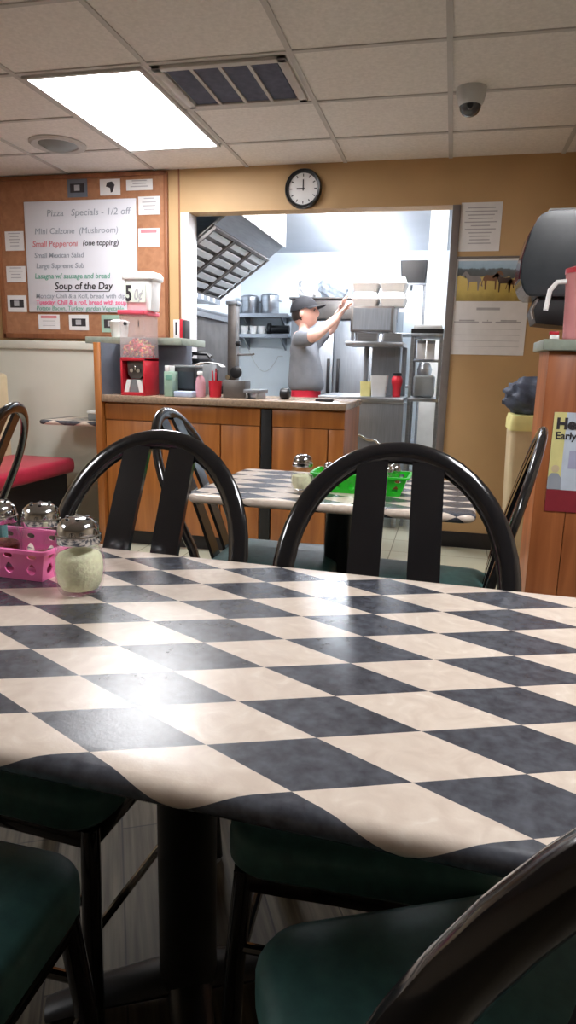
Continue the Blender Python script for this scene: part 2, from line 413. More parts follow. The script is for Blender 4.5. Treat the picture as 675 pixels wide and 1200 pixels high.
b = thing('menu_board', 'large brown notice board behind the whiteboard left of the kitchen opening', 'notice board', (-2.58, YB, 1.86))
MB().box(-.62, .63, -.018, -.001, -.525, .525).build('panel', 'board_wood', b, 0)
f = MB()
for a in ((-.64, .65, .515, .54), (-.64, .65, -.55, -.515)): f.box(a[0], a[1], -.03, -.001, a[2], a[3], .003)
for a in ((-.65, -.62), (.63, .655)): f.box(a[0], a[1], -.03, -.001, -.55, .54, .003)
f.build('frame', 'frame_wood', b)
YP = YB - .019
wb = thing('whiteboard', 'white menu whiteboard with coloured handwriting pinned on the brown board', 'whiteboard', (-2.575, YP, 1.865))
MB().box(-.425, .425, -.012, -.0005, -.37, .37, .003).build('panel', 'whiteboard', wb)
def hw(t, x, z, s, m, sx=1.0, bold=0.0): text('handwriting', t, s, m, (x, -.0135, z), wb, sx=sx, bold=bold, shear=.12)
hw('Pizza   Specials - 1/2 off', -.25, .27, .062, 'ink_grey', 1.08)
hw('Mini Calzone  (Mushroom)', -.35, .155, .056, 'ink_grey', 1.05)
hw('Small Pepperoni', -.37, .072, .054, 'ink_red', 1.0, .0006); hw('(one topping)', .02, .075, .05, 'ink', 1.0, .0004)
hw('Small Mexican Salad', -.36, -.002, .048, 'ink_grey', 1.0, .0005)
hw('Large Supreme Sub', -.35, -.072, .048, 'ink_grey', 1.0, .0005)
hw('Lasagna w/ sausage and bread', -.365, -.142, .050, 'ink_green', .98, .0008)
hw('Soup of the Day', -.21, -.215, .068, 'ink', 1.0, .001)
MB().box(-.21, .20, -.0135, -.0122, -.232, -.227).build('underline', 'ink', wb, 0)
hw('Monday Chili & a Roll, bread with dip', -.365, -.275, .046, 'ink_grey', 1.0, .0004)
hw('Tuesday: Chili & a roll, bread with soup', -.365, -.318, .044, 'ink_pink', 1.0, .001)
hw('Potato Bacon, Turkey, garden Vegetable', -.365, -.358, .042, 'ink_green', 1.0, .0002)

def notice(x0, x1, z0, z1, label, style='lines', y=YP, group=None, name='notice_card', m='paper'):
    cx, cz = (x0 + x1) / 2, (z0 + z1) / 2; hx, hz = (x1 - x0) / 2, (z1 - z0) / 2
    t = thing(name, label, 'notice', (cx, y, cz), 0, group)
    MB().box(-hx, hx, -.003, -.0005, -hz, hz).build('sheet', m, t, 0)
    p = MB()
    if style == 'lines':
        n = max(3, int(hz * 2 / .025))
        for k in range(n):
            z = hz * .78 - k * (hz * 1.6 / n); L = hx * random.uniform(.45, .8)
            p.box(-L, L, -.0042, -.0031, z - .003, z + .003)
        p.build('printing', 'ink_soft', t, 0)
    elif style == 'head':
        p.box(-hx * .75, hx * .75, -.0042, -.0031, hz * .5, hz * .85); p.build('heading', 'ink_red', t, 0)
        p = MB()
        for k in range(3): p.box(-hx * .6, hx * .6, -.0042, -.0031, hz * (.1 - .3 * k), hz * (.17 - .3 * k))
        p.build('printing', 'ink_soft', t, 0)
    elif style == 'photo':
        p.box(-hx * .72, hx * .72, -.0042, -.0031, -hz * .5, hz * .5); p.build('picture', 'ink', t, 0)
        MB().box(-hx * .3, hx * .25, -.0052, -.0043, -hz * .3, hz * .35).build('figure', 'ink_soft', t, 0)
    elif style == 'blob':
        p.prism([(-.02, .03), (.015, .035), (.035, .015), (.02, -.03), (.005, -.035), (.0, -.005), (-.03, .005)], 'y', -.0042, -.0031)
        p.build('picture', 'ink', t, 0)
    return t
notice(-2.66, -2.51, 2.255, 2.37, 'dim blue-grey card at the top left of the brown board', 'photo', m='bluegrey')
notice(-2.415, -2.265, 2.26, 2.362, 'white card with a dark animal shape at the top of the brown board', 'blob')
notice(-2.22, -2.03, 2.285, 2.352, 'small wide white card at the top right of the brown board', 'lines')
notice(-2.135, -1.978, 2.13, 2.245, 'white card right of the whiteboard, upper of the two at that side', 'lines')
notice(-2.14, -1.985, 1.925, 2.045, 'white card with red heading right of the whiteboard', 'head')
notice(-3.17, -3.02, 1.915, 2.045, 'white card left of the whiteboard, top of a column of three', 'lines')
notice(-3.175, -3.02, 1.70, 1.81, 'white card left of the whiteboard, middle of a column of three', 'lines')
notice(-3.18, -3.025, 1.495, 1.61, 'white card left of the whiteboard, bottom of a column of three', 'photo')
notice(-2.935, -2.765, 1.375, 1.478, 'pale card with red heading under the left half of the whiteboard', 'head')
notice(-2.69, -2.535, 1.372, 1.478, 'white card with a dark photo under the middle of the whiteboard', 'photo')
notice(-2.435, -2.295, 1.36, 1.478, 'pale green edged card under the right half of the whiteboard', 'photo', m='seafoam')
notice(-.017, .225, 1.872, 2.152, 'white printed sheet on the tan wall above the horse calendar', 'lines', y=YB, name='notice_sheet')

cal = thing('wall_calendar', 'large calendar with a horse picture on the tan wall right of the opening', 'calendar', (.19, YB, 1.545))
MB().box(-.232, .232, -.004, -.0005, -.29, .285).build('sheet', 'paper', cal, 0)
MB().box(-.20, .20, -.0055, -.0041, -.118, .118).build('picture', 'picture', cal, 0, loc=(0, 0, .152))
def horse(mb, x, z, s, fl=1):
    body = [(-.5, .1), (-.35, .28), (0, .24), (.3, .3), (.5, .55), (.62, .6), (.72, .5), (.9, .28), (.82, .2), (.62, .32), (.5, .1), (.42, -.1), (.40, -.75), (.33, -.75), (.30, -.15), (-.25, -.12), (-.30, -.75), (-.38, -.75), (-.42, -.15), (-.52, -.1), (-.6, -.5), (-.66, -.45)]
    pts = [(x + fl * s * u, z + s * q) for u, q in body]
    if fl < 0: pts.reverse()
    mb.prism(pts, 'y', -.0068, -.0056)
M['horse_grey'] = mat('grey_horse_print', (130, 124, 122), 0.6); M['horse_brown'] = mat('brown_horse_print', (112, 78, 54), 0.6); M['horse_dark'] = mat('dark_horse_print', (66, 50, 44), 0.6)
for x, z, s_, fl, m_ in ((-.10, .16, .085, -1, 'horse_grey'), (.0, .165, .085, 1, 'horse_brown'), (.085, .15, .085, -1, 'horse_dark'), (.14, .14, .075, 1, 'horse_brown')):
    h = MB(); horse(h, x, z, s_, fl); h.build('printed_horse', m_, cal, 0)
p = MB()
p.box(-.07, .07, -.0055, -.0041, -.02, -.005)
for x0, x1 in ((-.20, -.05), (-.03, .03), (.05, .2)): p.box(x0, x1, -.0055, -.0041, -.095, -.088); p.box(x0 + .03, x1 - .025, -.0055, -.0041, -.086, -.078)
for k in range(4): p.box(-.2, .2, -.0055, -.0041, -.135 - .035 * k, -.133 - .035 * k)
p.build('printing', 'ink_soft', cal, 0)
MB().box(-.232, .232, -.012, -.0005, .285, .297, .002).build('binding', 'grey_trim', cal)

# ------------------------------------------------------------------ chairs
def make_chair(hy=.225, lean=.42):
    r = thing('bistro_chair', '', 'chair')
    zs = .455
    # padded seat
    pts = rrect(.215, hy, .07, 6)
    rings = []
    for k, (off, z) in enumerate(((.014, zs - .062), (.0, zs - .048), (.0, zs - .012), (.006, zs - .002), (.02, zs + .006), (.06, zs + .012))):
        rings.append([(x - nx * off, y - ny * off, z) for x, y, nx, ny in pts])
    MB().rings(rings).build('seat', 'seat_green', r)
    f = MB()
    hb = hy - .025
    for a in ((-.2, .2, hb - .025, hb), (-.2, .2, -hb, -hb + .025), (-.2, -.175, -hb, hb), (.175, .2, -hb, hb)): f.box(*a, zs - .098, zs - .064, .004)
    f.build('seat_frame', 'black_lacquer', r)
    # bent back bow: rear legs and arch in one tube
    def yr(z): return -(hy - .01) - max(0, z - .43) * lean - max(0, .43 - z) * .09
    path = [(-.215, yr(0), .012), (-.21, yr(.2), .2), (-.212, yr(.40), .40), (-.222, yr(.52), .52), (-.235, yr(.62), .62)]
    for k in range(0, 25):
        a = PI * k / 24; z = .68 + .285 * math.sin(a) ** .92
        path.append((-.24 * math.cos(a), yr(z), z))
    path += [(-x, y, z) for x, y, z in reversed(path[:5])]
    MB().sweep(path, .024, .0145, (0, 1, .25), 14).build('back_bow', 'black_lacquer', r)
    for sx in (-1, 1):
        sl = MB()
        pp = []
        for k in range(9):
            z = .44 + (.945 - .44) * k / 8
            pp.append((sx * (.066 - .006 * k / 8), yr(z) + .004 + .012 * math.sin(PI * k / 8), z))
        sl.sweep(pp, .034, .006, (0, 1, .25), square=True); sl.build('back_slat', 'black_lacquer', r)
    for sx in (-1, 1):
        MB().sweep([(sx * .185, hy - .04, zs - .066), (sx * .195, hy - .02, .22), (sx * .2, hy - .01, .012)], .0165, .0165, (0, 1, 0), 12).build('leg', 'black_lacquer', r)
        MB().sweep([(sx * .195, hy - .025, .2), (sx * .205, yr(.2), .2)], .008, .008, (0, 0, 1), 8).build('stretcher', 'black_lacquer', r)
        for y_ in (hy - .01, yr(0)):
            MB().lathe([(.019, 0.0), (.019, .014)], 14, (sx * (.2 if y_ > 0 else .215), y_, 0)).build('foot_cap', 'grey_plastic', r)
    MB().sweep([(-.192, hy - .022, .26), (.192, hy - .022, .26)], .008, .008, (0, 0, 1), 8).build('stretcher', 'black_lacquer', r)
    return r
CH = 'black bow-back chairs with green seats'
chairs = [  # x, y, facing angle (0 = faces +y), label
    (-.078, 1.058, PI + .04, 'black bow-back chair on the far side of the near table, before the green basket'),
    (-.70, 1.082, PI - .07, 'black bow-back chair on the far side of the near table, behind the cheese shaker'),
    (-.655, .53, 0.0, 'chair with dark green seat at the bottom left, pulled up to the near table'),
    (-.585, 2.36, -PI / 2, 'black bow-back chair at the left end of the small table by the counter'),
    (-2.09, 2.26, PI / 2 + .2, 'black bow-back chair at the left edge in front of the red booth seat'),
]
proto = make_chair()
for i, (x, y, a, lb) in enumerate(chairs):
    o = proto if i == 0 else copy_tree(proto)
    o.location = (x, y, 0); o.rotation_euler = (0, 0, a); o['label'] = lb; o['group'] = CH
o = make_chair(.225, .25)
o.location = (-.065, 2.22, 0); o.rotation_euler = (0, 0, PI / 2 - .085); o['group'] = CH
o['label'] = 'black bow-back chair at the right end of the small table, before the wooden station'
o = make_chair(.20, .18)
o.location = (.08, .605, 0); o.rotation_euler = (0, 0, .45); o['group'] = CH
o['label'] = 'nearest chair, its bow back curving out of the lower right corner'

# ------------------------------------------------------------------ tables
def make_table(cx, cy, hx, hy, rz, label, origin, th=.03, top=.72, r=.05, nobase=False, name='dining_table'):
    t = thing(name, label, 'table', (cx, cy, 0), rz)
    bm = bmesh.new(); uvl = bm.loops.layers.uv.new('lattice')
    # lattice origin in table frame
    co, si = math.cos(-rz), math.sin(-rz)
    ox, oy = origin[0] - cx, origin[1] - cy
    ox, oy = co * ox - si * oy, si * ox + co * oy
    def lat(x, y):
        u, w_ = (x - ox) / .1162, (y - oy) / .0537
        return ((u - w_) / 2, (u + w_) / 2)
    pts = rrect(hx, hy, r, 8); R = th / 2
    IN = r - .004
    prof = [(-IN, top), (-R, top)]
    for k in range(1, 9):
        a = PI * k / 8; prof.append((-R + R * math.sin(a), top - R + R * math.cos(a)))
    prof.append((-.1, top - th))
    arc = [0.0]
    for (a0, z0), (a1, z1) in zip(prof, prof[1:]): arc.append(arc[-1] + math.hypot(a1 - a0, z1 - z0))
    rings, uvs = [], []
    for (off, z), L in zip(prof, arc):
        rings.append([bm.verts.new((x + nx * off, y + ny * off, z)) for x, y, nx, ny in pts])
        uvs.append([lat(x + nx * (L - IN), y + ny * (L - IN)) for x, y, nx, ny in pts])
    n = len(pts)
    def face(vs, us):
        fc = bm.faces.new(vs)
        for lp, u in zip(fc.loops, us): lp[uvl].uv = u
    for a, b_, ua, ub in zip(rings, rings[1:], uvs, uvs[1:]):
        for i in range(n):
            j = (i + 1) % n
            face((b_[i], b_[j], a[j], a[i]), (ub[i], ub[j], ua[j], ua[i]))
    face(rings[0], uvs[0]); face(list(reversed(rings[-1])), list(reversed(uvs[-1])))
    bmesh.ops.recalc_face_normals(bm, faces=bm.faces)
    me = bpy.data.meshes.new('tabletop'); bm.to_mesh(me); bm.free(); me.materials.append(M['harlequin'])
    for p in me.polygons: p.use_smooth = True
    me.set_sharp_from_angle(angle=math.radians(50))
    o = bpy.data.objects.new('tabletop', me); COL.objects.link(o); o.parent = t
    if nobase: return t
    MB().box(-min(.3, hx * .6), min(.3, hx * .6), -.22, .22, top - th - .02, top - th - .0005, .004).build('mounting_plate', 'black_metal', t)
    MB().lathe([(.056, .05), (.052, .07), (.052, top - th - .05), (.075, top - th - .02)], 28).build('column', 'black_metal', t)
    for k in range(4):
        a = PI / 4 + PI / 2 * k if hx < .6 else PI / 2 * k + .5
        L = min(.25, hx * .7)
        MB().sweep([(0.03 * math.cos(a), .03 * math.sin(a), .045), (L * .6 * math.cos(a), L * .6 * math.sin(a), .035), (L * math.cos(a), L * math.sin(a), .014)], [.04, .034, .026], [.024, .02, .012], (0, 0, 1), 12).build('foot', 'black_metal', t)
    return t
make_table(-.395, .979, .80, .402, math.radians(-2.45), 'long near table with black and cream diamond laminate top', (-.2324, .8706))
make_table(-.365, 2.41, .475, .335, math.radians(-1.0), 'smaller diamond patterned table standing before the wooden counter', (-.3, 2.34))

# ------------------------------------------------------------------ shakers and baskets on the tables
def shaker(x, y, label, fill='cheese', level=.076, z=.7205, s=1.0, open_top=False):
    t = thing('cheese_shaker', label, 'shaker', (x, y, z)); t.scale = (s, s, s)
    pr = [(.030, 0.0), (.037, .004), (.043, .020), (.0465, .045), (.0455, .068), (.040, .088), (.0375, .098)]
    inner = [(.0345, .098), (.0375, .086), (.0425, .068), (.0435, .045), (.040, .022), (.033, .010), (.026, .008)]
    MB().lathe(pr + inner, 36).build('jar', 'glass', t)
    k = [(r - .0008, h) for r, h in reversed(inner) if h < level]
    k[0] = (.026, .0088)
    rt = .0425 if level < .07 else .038
    rt = min(rt, .0420)
    MB().lathe(k + [(rt - .001, level), (rt * .6, level + .006), (.001, level + .008)], 36).build('contents', fill, t)
    lid = MB().lathe([(.0405, .098), (.0415, .101), (.0415, .112), (.0385, .114), (.0385, .120), (.036, .132), (.026, .141), (.012, .1445), (.001, .145)], 36, cap0=True)
    lid.build('lid', 'chrome', t)
    hl = MB()
    for k_ in range(6):
        a = PI / 3 * k_; hl.lathe([(.0035, 0), (.0035, .002)], 10, (.021 * math.cos(a), .021 * math.sin(a), .1425))
    hl.build('holes', 'black_plastic', t)
    return t
shaker(-.648, 1.085, 'glass shaker of grated cheese with domed steel lid, beside the pink basket')
shaker(-.790, 1.185, 'glass shaker with domed steel lid standing in the pink basket', 'pepper', .03, z=.725, s=.95)
shaker(-.887, 1.18, 'second glass shaker in the pink basket, at its left side', 'pepper', .05, z=.725, s=.95)

def basket(x, y, hx, hy, h, rz, mk, label, z=.7205):
    t = thing('plastic_basket', label, 'basket', (x, y, z), rz)
    tp = .86     # taper
    th = .003
    bt = MB().box(-hx * tp + .004, hx * tp - .004, -hy * tp + .004, hy * tp - .004, 0, .004, .001); bt.build('base', mk, t)
    # side walls with teardrop openings: built from a grid with holes
    def side(L0, L1, fx):
        bm = bmesh.new()
        n = max(3, int(L1 / .026)); rows = []
        # each cell: outer quad with an inner teardrop, bridged
        mbx = MB(); mbx.bm.free(); mbx.bm = bm
        for r_ in range(2):
            v0, v1 = ((.10, .66), (.66, .97))[r_]
            for k in range(n):
                u0, u1 = k / n, (k + 1) / n
                def P(u, v_):
                    L = L0 + (L1 - L0) * v_
                    return (-L + 2 * L * u, v_ * h)
                oc = [P(u0, v0), P(u1, v0), P(u1, v1), P(u0, v1)]
                N_ = 16; outer = []; inner = []
                cu, cv = (u0 + u1) / 2, (v0 + v1) / 2
                for q in range(N_):
                    e = q / 4; i0 = int(e) % 4; fr = e - int(e)
                    a, b_ = oc[i0], oc[(i0 + 1) % 4]
                    outer.append((a[0] + (b_[0] - a[0]) * fr, a[1] + (b_[1] - a[1]) * fr))
                    ang = -PI * .75 + 2 * PI * q / N_
                    du, dv = math.cos(ang), math.sin(ang)
                    wdt = .21 * (1 - .45 * max(0, dv)) if r_ == 0 else .19
                    inner.append(P(cu + du * wdt * (u1 - u0), cv + dv * (.34 if r_ == 0 else .28) * (v1 - v0)))
                O = [[bm.verts.new(fx(px, s_, pz)) for px, pz in outer] for s_ in (0, 1)]
                I = [[bm.verts.new(fx(px, s_, pz)) for px, pz in inner] for s_ in (0, 1)]
                for q in range(N_):
                    w_ = (q + 1) % N_
                    bm.faces.new((O[0][q], O[0][w_], I[0][w_], I[0][q])); bm.faces.new((I[1][q], I[1][w_], O[1][w_], O[1][q]))
                    bm.faces.new((I[0][q], I[0][w_], I[1][w_], I[1][q]))
        for v0, v1 in ((0, .10), (.97, 1.0)):
            L = lambda v_: L0 + (L1 - L0) * v_
            mbx.rings([[fx(-L(v0), 0, v0 * h), fx(L(v0), 0, v0 * h), fx(L(v0), 1, v0 * h), fx(-L(v0), 1, v0 * h)],
                       [fx(-L(v1), 0, v1 * h), fx(L(v1), 0, v1 * h), fx(L(v1), 1, v1 * h), fx(-L(v1), 1, v1 * h)]])
        bmesh.ops.remove_doubles(bm, verts=bm.verts, dist=.0004)
        mbx.build('side', mk, t, 30)
    def yo(z_): return hy * tp + hy * (1 - tp) * z_ / h
    def xo(z_): return hx * tp + hx * (1 - tp) * z_ / h
    side(hx * tp, hx, lambda u, s_, z_: (u, -yo(z_) + th * s_, z_)); side(hx * tp, hx, lambda u, s_, z_: (u, yo(z_) - th * s_, z_))
    side(hy * tp, hy, lambda u, s_, z_: (-xo(z_) + th * s_, u, z_)); side(hy * tp, hy, lambda u, s_, z_: (xo(z_) - th * s_, u, z_))
    pts = rrect(hx + .004, hy + .004, .015, 4)
    loop = [(x_, y_, h) for x_, y_, _, _ in pts]
    rm = MB(); rg = []
    for off, dz in ((0, -.004), (.004, -.004), (.004, .003), (-.005, .003), (-.005, 0)):
        rg.append([(x_ + nx * off, y_ + ny * off, h + dz) for x_, y_, nx, ny in pts])
    rg.append(rg[0]); rm.rings(rg, False, False); bmesh.ops.remove_doubles(rm.bm, verts=rm.bm.verts, dist=.0001)
    rm.build('rim', mk, t)
    return t
basket(-.842, 1.185, .112, .075, .062, math.radians(-3), 'pink', 'pink plastic basket with teardrop holes on the near table')
basket(-.285, 2.36, .165, .075, .065, math.radians(-1), 'green', 'green plastic basket on the small table by the counter')
o = MB().box(-.02, .02, -.012, .012, 0, .085, .006).build('sweetener_packet_box', 'teal', None, loc=(-.935, 1.24, .7262)); tag(o, 'teal packet holder in the pink basket at the left edge', 'packet box')
shaker(-.487, 2.30, 'glass cheese shaker with steel lid standing left of the green basket', level=.06, s=.88, z=.7205)
def small_shaker(x, y, fill, label, z=.7255):
    t = thing('salt_shaker', label, 'shaker', (x, y, z))
    MB().lathe([(.019, 0), (.021, .004), (.021, .055), (.0185, .064), (.0165, .064), (.019, .052), (.019, .006), (.012, .005)], 20).build('jar', 'glass', t)
    MB().lathe([(.012, .0062), (.0184, .0066), (.0184, .040), (.001, .042)], 20).build('contents', fill, t)
    MB().lathe([(.020, .0642), (.0205, .068), (.0205, .078), (.017, .088), (.009, .094), (.001, .095)], 20).build('lid', 'chrome', t)
    return t
small_shaker(-.40, 2.345, 'salt', 'salt shaker at the left end inside the green basket')
small_shaker(-.352, 2.375, 'pepper', 'pepper shaker with steel lid near the left end of the green basket')
small_shaker(-.197, 2.345, 'salt', 'salt shaker at the right end inside the green basket')
small_shaker(-.172, 2.39, 'pepper', 'pepper shaker at the right end of the green basket, behind the salt shaker')

# ------------------------------------------------------------------ counter
ct = thing('service_counter', 'wooden service counter in front of the kitchen opening', 'counter', (-1.335, 3.87, 0))
bx = MB(); bx.box(-.755, .755, .02, .64, .10, .912); bx.build('body', 'counter_wood', ct, 0)
MB().box(-.74, .74, .06, .62, 0, .10).build('plinth', 'cove', ct, 0)
for x0, x1 in ((-.755, -.38), (-.376, .0), (.004, .25), (.325, .66), (.664, .755)):
    MB().box(x0 + .002, x1 - .002, .004, .0195, .10, .80, .002).build('panel', 'counter_wood', ct)
MB().box(-.755, .25, .0, .0195, .804, .905, .003).build('top_rail', 'counter_wood', ct)
MB().box(.325, .755, .0, .0195, .804, .905, .003).build('top_rail', 'counter_wood', ct)
MB().box(.256, .32, .001, .0195, 0, .905, .003).build('post', 'black_metal', ct)
MB().box(-.76, .765, -.035, .645, .913, .955, .006).build('countertop', 'counter_top', ct)
MB().box(-.805, -.762, -.03, .645, 0, 1.268, .002).build('end_panel', 'counter_wood', ct)
MB().box(-.7615, -.757, -.02, .30, .9555, 1.268).build('ledge_panel', 'bluegrey', ct, 0)
MB().box(-.76, -.30, .301, .32, .9555, 1.268).build('ledge_panel', 'bluegrey', ct, 0)
MB().box(-1.0, -.33, .22, .645, 1.269, 1.312, .004).build('ledge', 'ledge_top', ct)
CT = .9555
# candy machine
cm = thing('candy_machine', 'red coin-operated candy machine on the left end of the counter', 'candy machine', (-1.893, 3.965, CT))
HX, HY = .080, .105
fr = MB(); fr.box(-HX, -HX + .012, -HY, HY, .01, .225, .002); fr.box(HX - .012, HX, -HY, HY, .01, .225, .002); fr.box(-HX, HX, -HY, HY, 0, .018, .003); fr.box(-HX, HX, -HY, HY, .207, .228, .003); fr.box(-HX + .012, HX - .012, .0, HY - .002, .018, .207)
fr.build('base', 'red_plastic', cm)
MB().prism([(-.055, .205), (.055, .205), (.05, .125), (.03, .102), (-.03, .102), (-.05, .125)], 'y', -.06, -.001).build('coin_plate', 'steel_dark', cm)
for x in (-.022, .022):
    MB().lathe([(.012, -.074), (.012, -.0605)], 16, (x, 0, .15), 'y').build('coin_knob', 'chrome', cm)
MB().box(-.005, .005, -.068, -.0605, .145, .178, .002).build('coin_slot', 'chrome', cm)
for s_ in (-1, 1):
    MB().prism([(s_ * .018, .095), (s_ * .045, .095), (s_ * .066, .02), (s_ * .036, .02)][::s_], 'y', -.09, -.001).build('chute_flap', 'white_plastic', cm)
MB().prism([(-.017, .097), (.017, .097), (.034, .02), (-.034, .02)], 'y', -.08, -.001).build('chute', 'grey_plastic', cm)
gl = MB()
for a in ((-HX + .002, HX - .002, -HY + .002, -HY + .006), (-HX + .002, HX - .002, HY - .006, HY - .002), (-HX + .002, -HX + .006, -HY + .006, HY - .006), (HX - .006, HX - .002, -HY + .006, HY - .006)): gl.box(*a, .2285, .478)
gl.build('window_box', 'acrylic', cm, 0)
cols = ((206, 44, 52), (226, 164, 60), (214, 82, 70), (240, 200, 120), (190, 60, 60), (120, 150, 70))
N = NT('candy_mix'); oi = N.add('ShaderNodeTexVoronoi'); oi.inputs['Scale'].default_value = 38; N.link(N.coord('Object'), oi.inputs['Vector'])
sp = N.add('ShaderNodeSeparateColor'); N.link(oi.outputs['Color'], sp.inputs[0])
rr = N.ramp([(k / 5, rgb(*cols[k])) for k in range(6)]); rr.color_ramp.interpolation = 'CONSTANT'
N.link(sp.outputs[0], rr.inputs['Fac']); N.link(rr.outputs['Color'], N.b.inputs['Base Color']); N.b.inputs['Roughness'].default_value = .3
M['candy'] = N.m
cd = MB()
for k in range(260):
    x, y = random.uniform(-.062, .062), random.uniform(-.086, .086); z = .24 + random.random() * (.05 + .05 * math.exp(-(x / .04) ** 2))
    cd.ball((x, y, z), .0115, 1)
o = cd.build('candy', 'candy', cm, 60); o['kind'] = 'stuff'
MB().box(-HX - .008, HX + .008, -HY - .008, HY + .008, .479, .505, .006).build('lid', 'pink_red', cm)
MB().lathe([(.011, -HY - .004), (.011, -HY + .0015)], 16, (-.04, 0, .425), 'y').build('lock', 'black_plastic', cm)
MB().box(.045, .049, -HY - .002, -HY + .0015, .41, .445).build('lock', 'black_plastic', cm, 0)
# tub on the candy machine
tb = thing('plastic_tub', 'white plastic tub with a 50 cent price card, standing on the candy machine', 'tub', (-1.862, 3.965, CT + .5055))
def rr_rings(spec, r):
    return [[(x, y, z) for x, y, _, _ in rrect(hx, hy, r, 5)] for hx, hy, z in spec]
MB().rings(rr_rings([(.078, .070, 0), (.081, .073, .004), (.092, .080, .175)], .028)).build('body', 'foam', tb)
MB().rings(rr_rings([(.100, .088, .1755), (.103, .091, .180), (.103, .091, .205), (.093, .083, .222), (.05, .045, .226)], .028)).build('lid', 'white_plastic', tb)
MB().box(-.075, .055, -.0860, -.0825, .045, .155).build('price_card', 'price_card', tb, 0)
text('numeral', '5', .125, 'ink', (-.074, -.0872, .054), tb, bold=.004, sx=.66)
text('numeral', '0¢', .085, 'ink_soft', (-.022, -.0872, .062), tb, bold=.0008, sx=.68, shear=.2)
# little cup & signs on ledge
t = thing('card_box', 'red and white box of cards hanging at the end of the ledge', 'box', (-1.72, 4.20, 1.3125))
MB().box(-.03, .012, -.04, .04, 0, .115, .002).build('box_front', 'paper', t)
MB().box(.013, .033, -.042, .042, 0, .118, .002).build('spine', 'red_plastic', t)
MB().box(.034, .052, -.04, .04, 0, .112, .002).build('spine', 'ink', t)
MB().box(-.016, -.004, -.0415, -.0405, .02, .10).build('printing', 'ink', t, 0)
o = MB().lathe([(.05, 0), (.062, .09), (.066, .095), (.066, .10), (.04, .112), (.001, .114)], 24).build('paper_cup', 'white_plastic', None, loc=(-2.14, 4.19, 1.3125)); tag(o, 'white paper cup on the ledge behind the candy machine', 'cup')
t = thing('telephone', 'black telephone on a grey stand at the end of the ledge', 'telephone', (-1.64, 4.40, CT))
MB().box(-.07, .07, -.08, .08, 0, .20, .004).build('stand', 'grey_plastic', t)
MB().box(-.065, .065, -.07, .07, .2005, .235, .008).build('body', 'black_plastic', t)
MB().sweep([(-.075, -.05, .245), (-.05, -.05, .268), (.05, -.05, .268), (.075, -.05, .245)], [.02, .014, .014, .02], [.016, .012, .012, .016], (0, 0, 1), 10).build('handset', 'black_plastic', t)
t = thing('payment_monitor', 'black boxy cash register screen on the counter', 'cash register', (-1.615, 4.02, CT))
MB().box(-.075, .075, -.02, .12, .035, .175, .008).build('body', 'black_plastic', t)
MB().box(-.063, .063, -.022, -.0202, .05, .15, .0).build('screen', 'smoke', t, 0)
MB().box(-.075, .075, -.015, .12, .1755, .19, .004).build('top', 'grey_plastic', t)
MB().box(-.05, .05, .0, .11, 0, .0345, .004).build('base', 'black_plastic', t)
o = MB().box(-.06, .06, -.05, .045, 0, .035, .006).build('card_tray', mat('pale_blue_plastic', (176, 188, 214), .4), None, loc=(-1.575, 3.93, CT)); tag(o, 'pale blue tray on the counter before the cash register', 'tray')
t = thing('menu_stack', 'pale green box of menus between candy machine and register', 'box', (-1.665, 3.93, CT))
MB().box(-.04, .015, -.03, .06, 0, .15, .003).build('body', 'seafoam', t)
MB().box(-.035, -.005, -.028, .058, .1505, .185, .002).build('cards', 'paper', t)
MB().box(-.03, .01, -.0315, -.0303, .10, .13).build('label', 'ink_green', t, 0)
t = thing('spray_bottle', 'clear pinkish spray bottle on the counter right of the register', 'bottle', (-1.495, 3.97, CT))
MB().lathe([(.026, 0), (.03, .004), (.03, .09), (.024, .115), (.011, .13)], 20).build('body', mat('pink_clear_plastic', (226, 170, 182), .2, trans=.3), t)
MB().box(-.012, .012, -.03, .012, .1305, .155, .004).build('sprayer', 'white_plastic', t)
t = thing('utensil_holder', 'red holder of pens and utensils on the counter', 'holder', (-1.42, 4.03, CT))
MB().lathe([(.036, 0), (.042, .10), (.038, .10), (.033, .01), (.01, .008)], 20).build('cup', 'red_plastic', t)
for k, (dx, dy, h) in enumerate(((-.02, 0, .16), (0, .012, .175), (.018, -.006, .165), (.008, -.015, .15))):
    MB().sweep([(dx * .5, dy * .5, .02), (dx, dy, h)], .005, .005, (0, 1, 0), 8).build('pen', ('red_plastic', 'maroon', 'ink', 'red_plastic')[k], t)
o = MB().sweep([(-.10, 0, 0), (-.098, 0, .08), (-.10, 0, .15), (-.085, 0, .195), (-.05, 0, .21), (.0, 0, .212), (.06, 0, .205), (.095, 0, .185)], .0015, .04, (0, 1, 0), square=True).build('paper_sheet', 'foam', None, loc=(-1.52, 4.2, CT)); tag(o, 'curled white paper sticking up behind the register', 'paper')
t = thing('ticket_machine', 'dark box with metal tray on the counter under the opening', 'machine', (-1.245, 4.04, CT))
MB().box(-.125, .02, -.02, .10, 0, .105, .006).build('body', 'steel_dark', t)
MB().box(-.115, .125, -.06, .13, .035, .058, .003).build('tray', 'steel_soft', t) if False else None
MB().box(.022, .125, -.06, .13, .032, .055, .003).build('tray', 'steel_soft', t)
for x in (.04, .105): MB().box(x - .008, x + .008, -.05, .12, 0, .0315, .002).build('foot', 'steel', t)
o = MB().lathe([(.028, -.03), (.034, -.02), (.034, .02), (.02, .03)], 20, (0, 0, .034), 'x').build('tape_roll', 'black_plastic', None, loc=(-.985, 4.08, CT)); tag(o, 'small black tape roll on the counter', 'tape roll')
o = MB().box(-.05, .05, -.03, .03, 0, .016, .003).build('order_pad', 'ink', None, loc=(-.72, 3.97, CT)); tag(o, 'dark flat order pad at the right end of the counter', 'order pad')

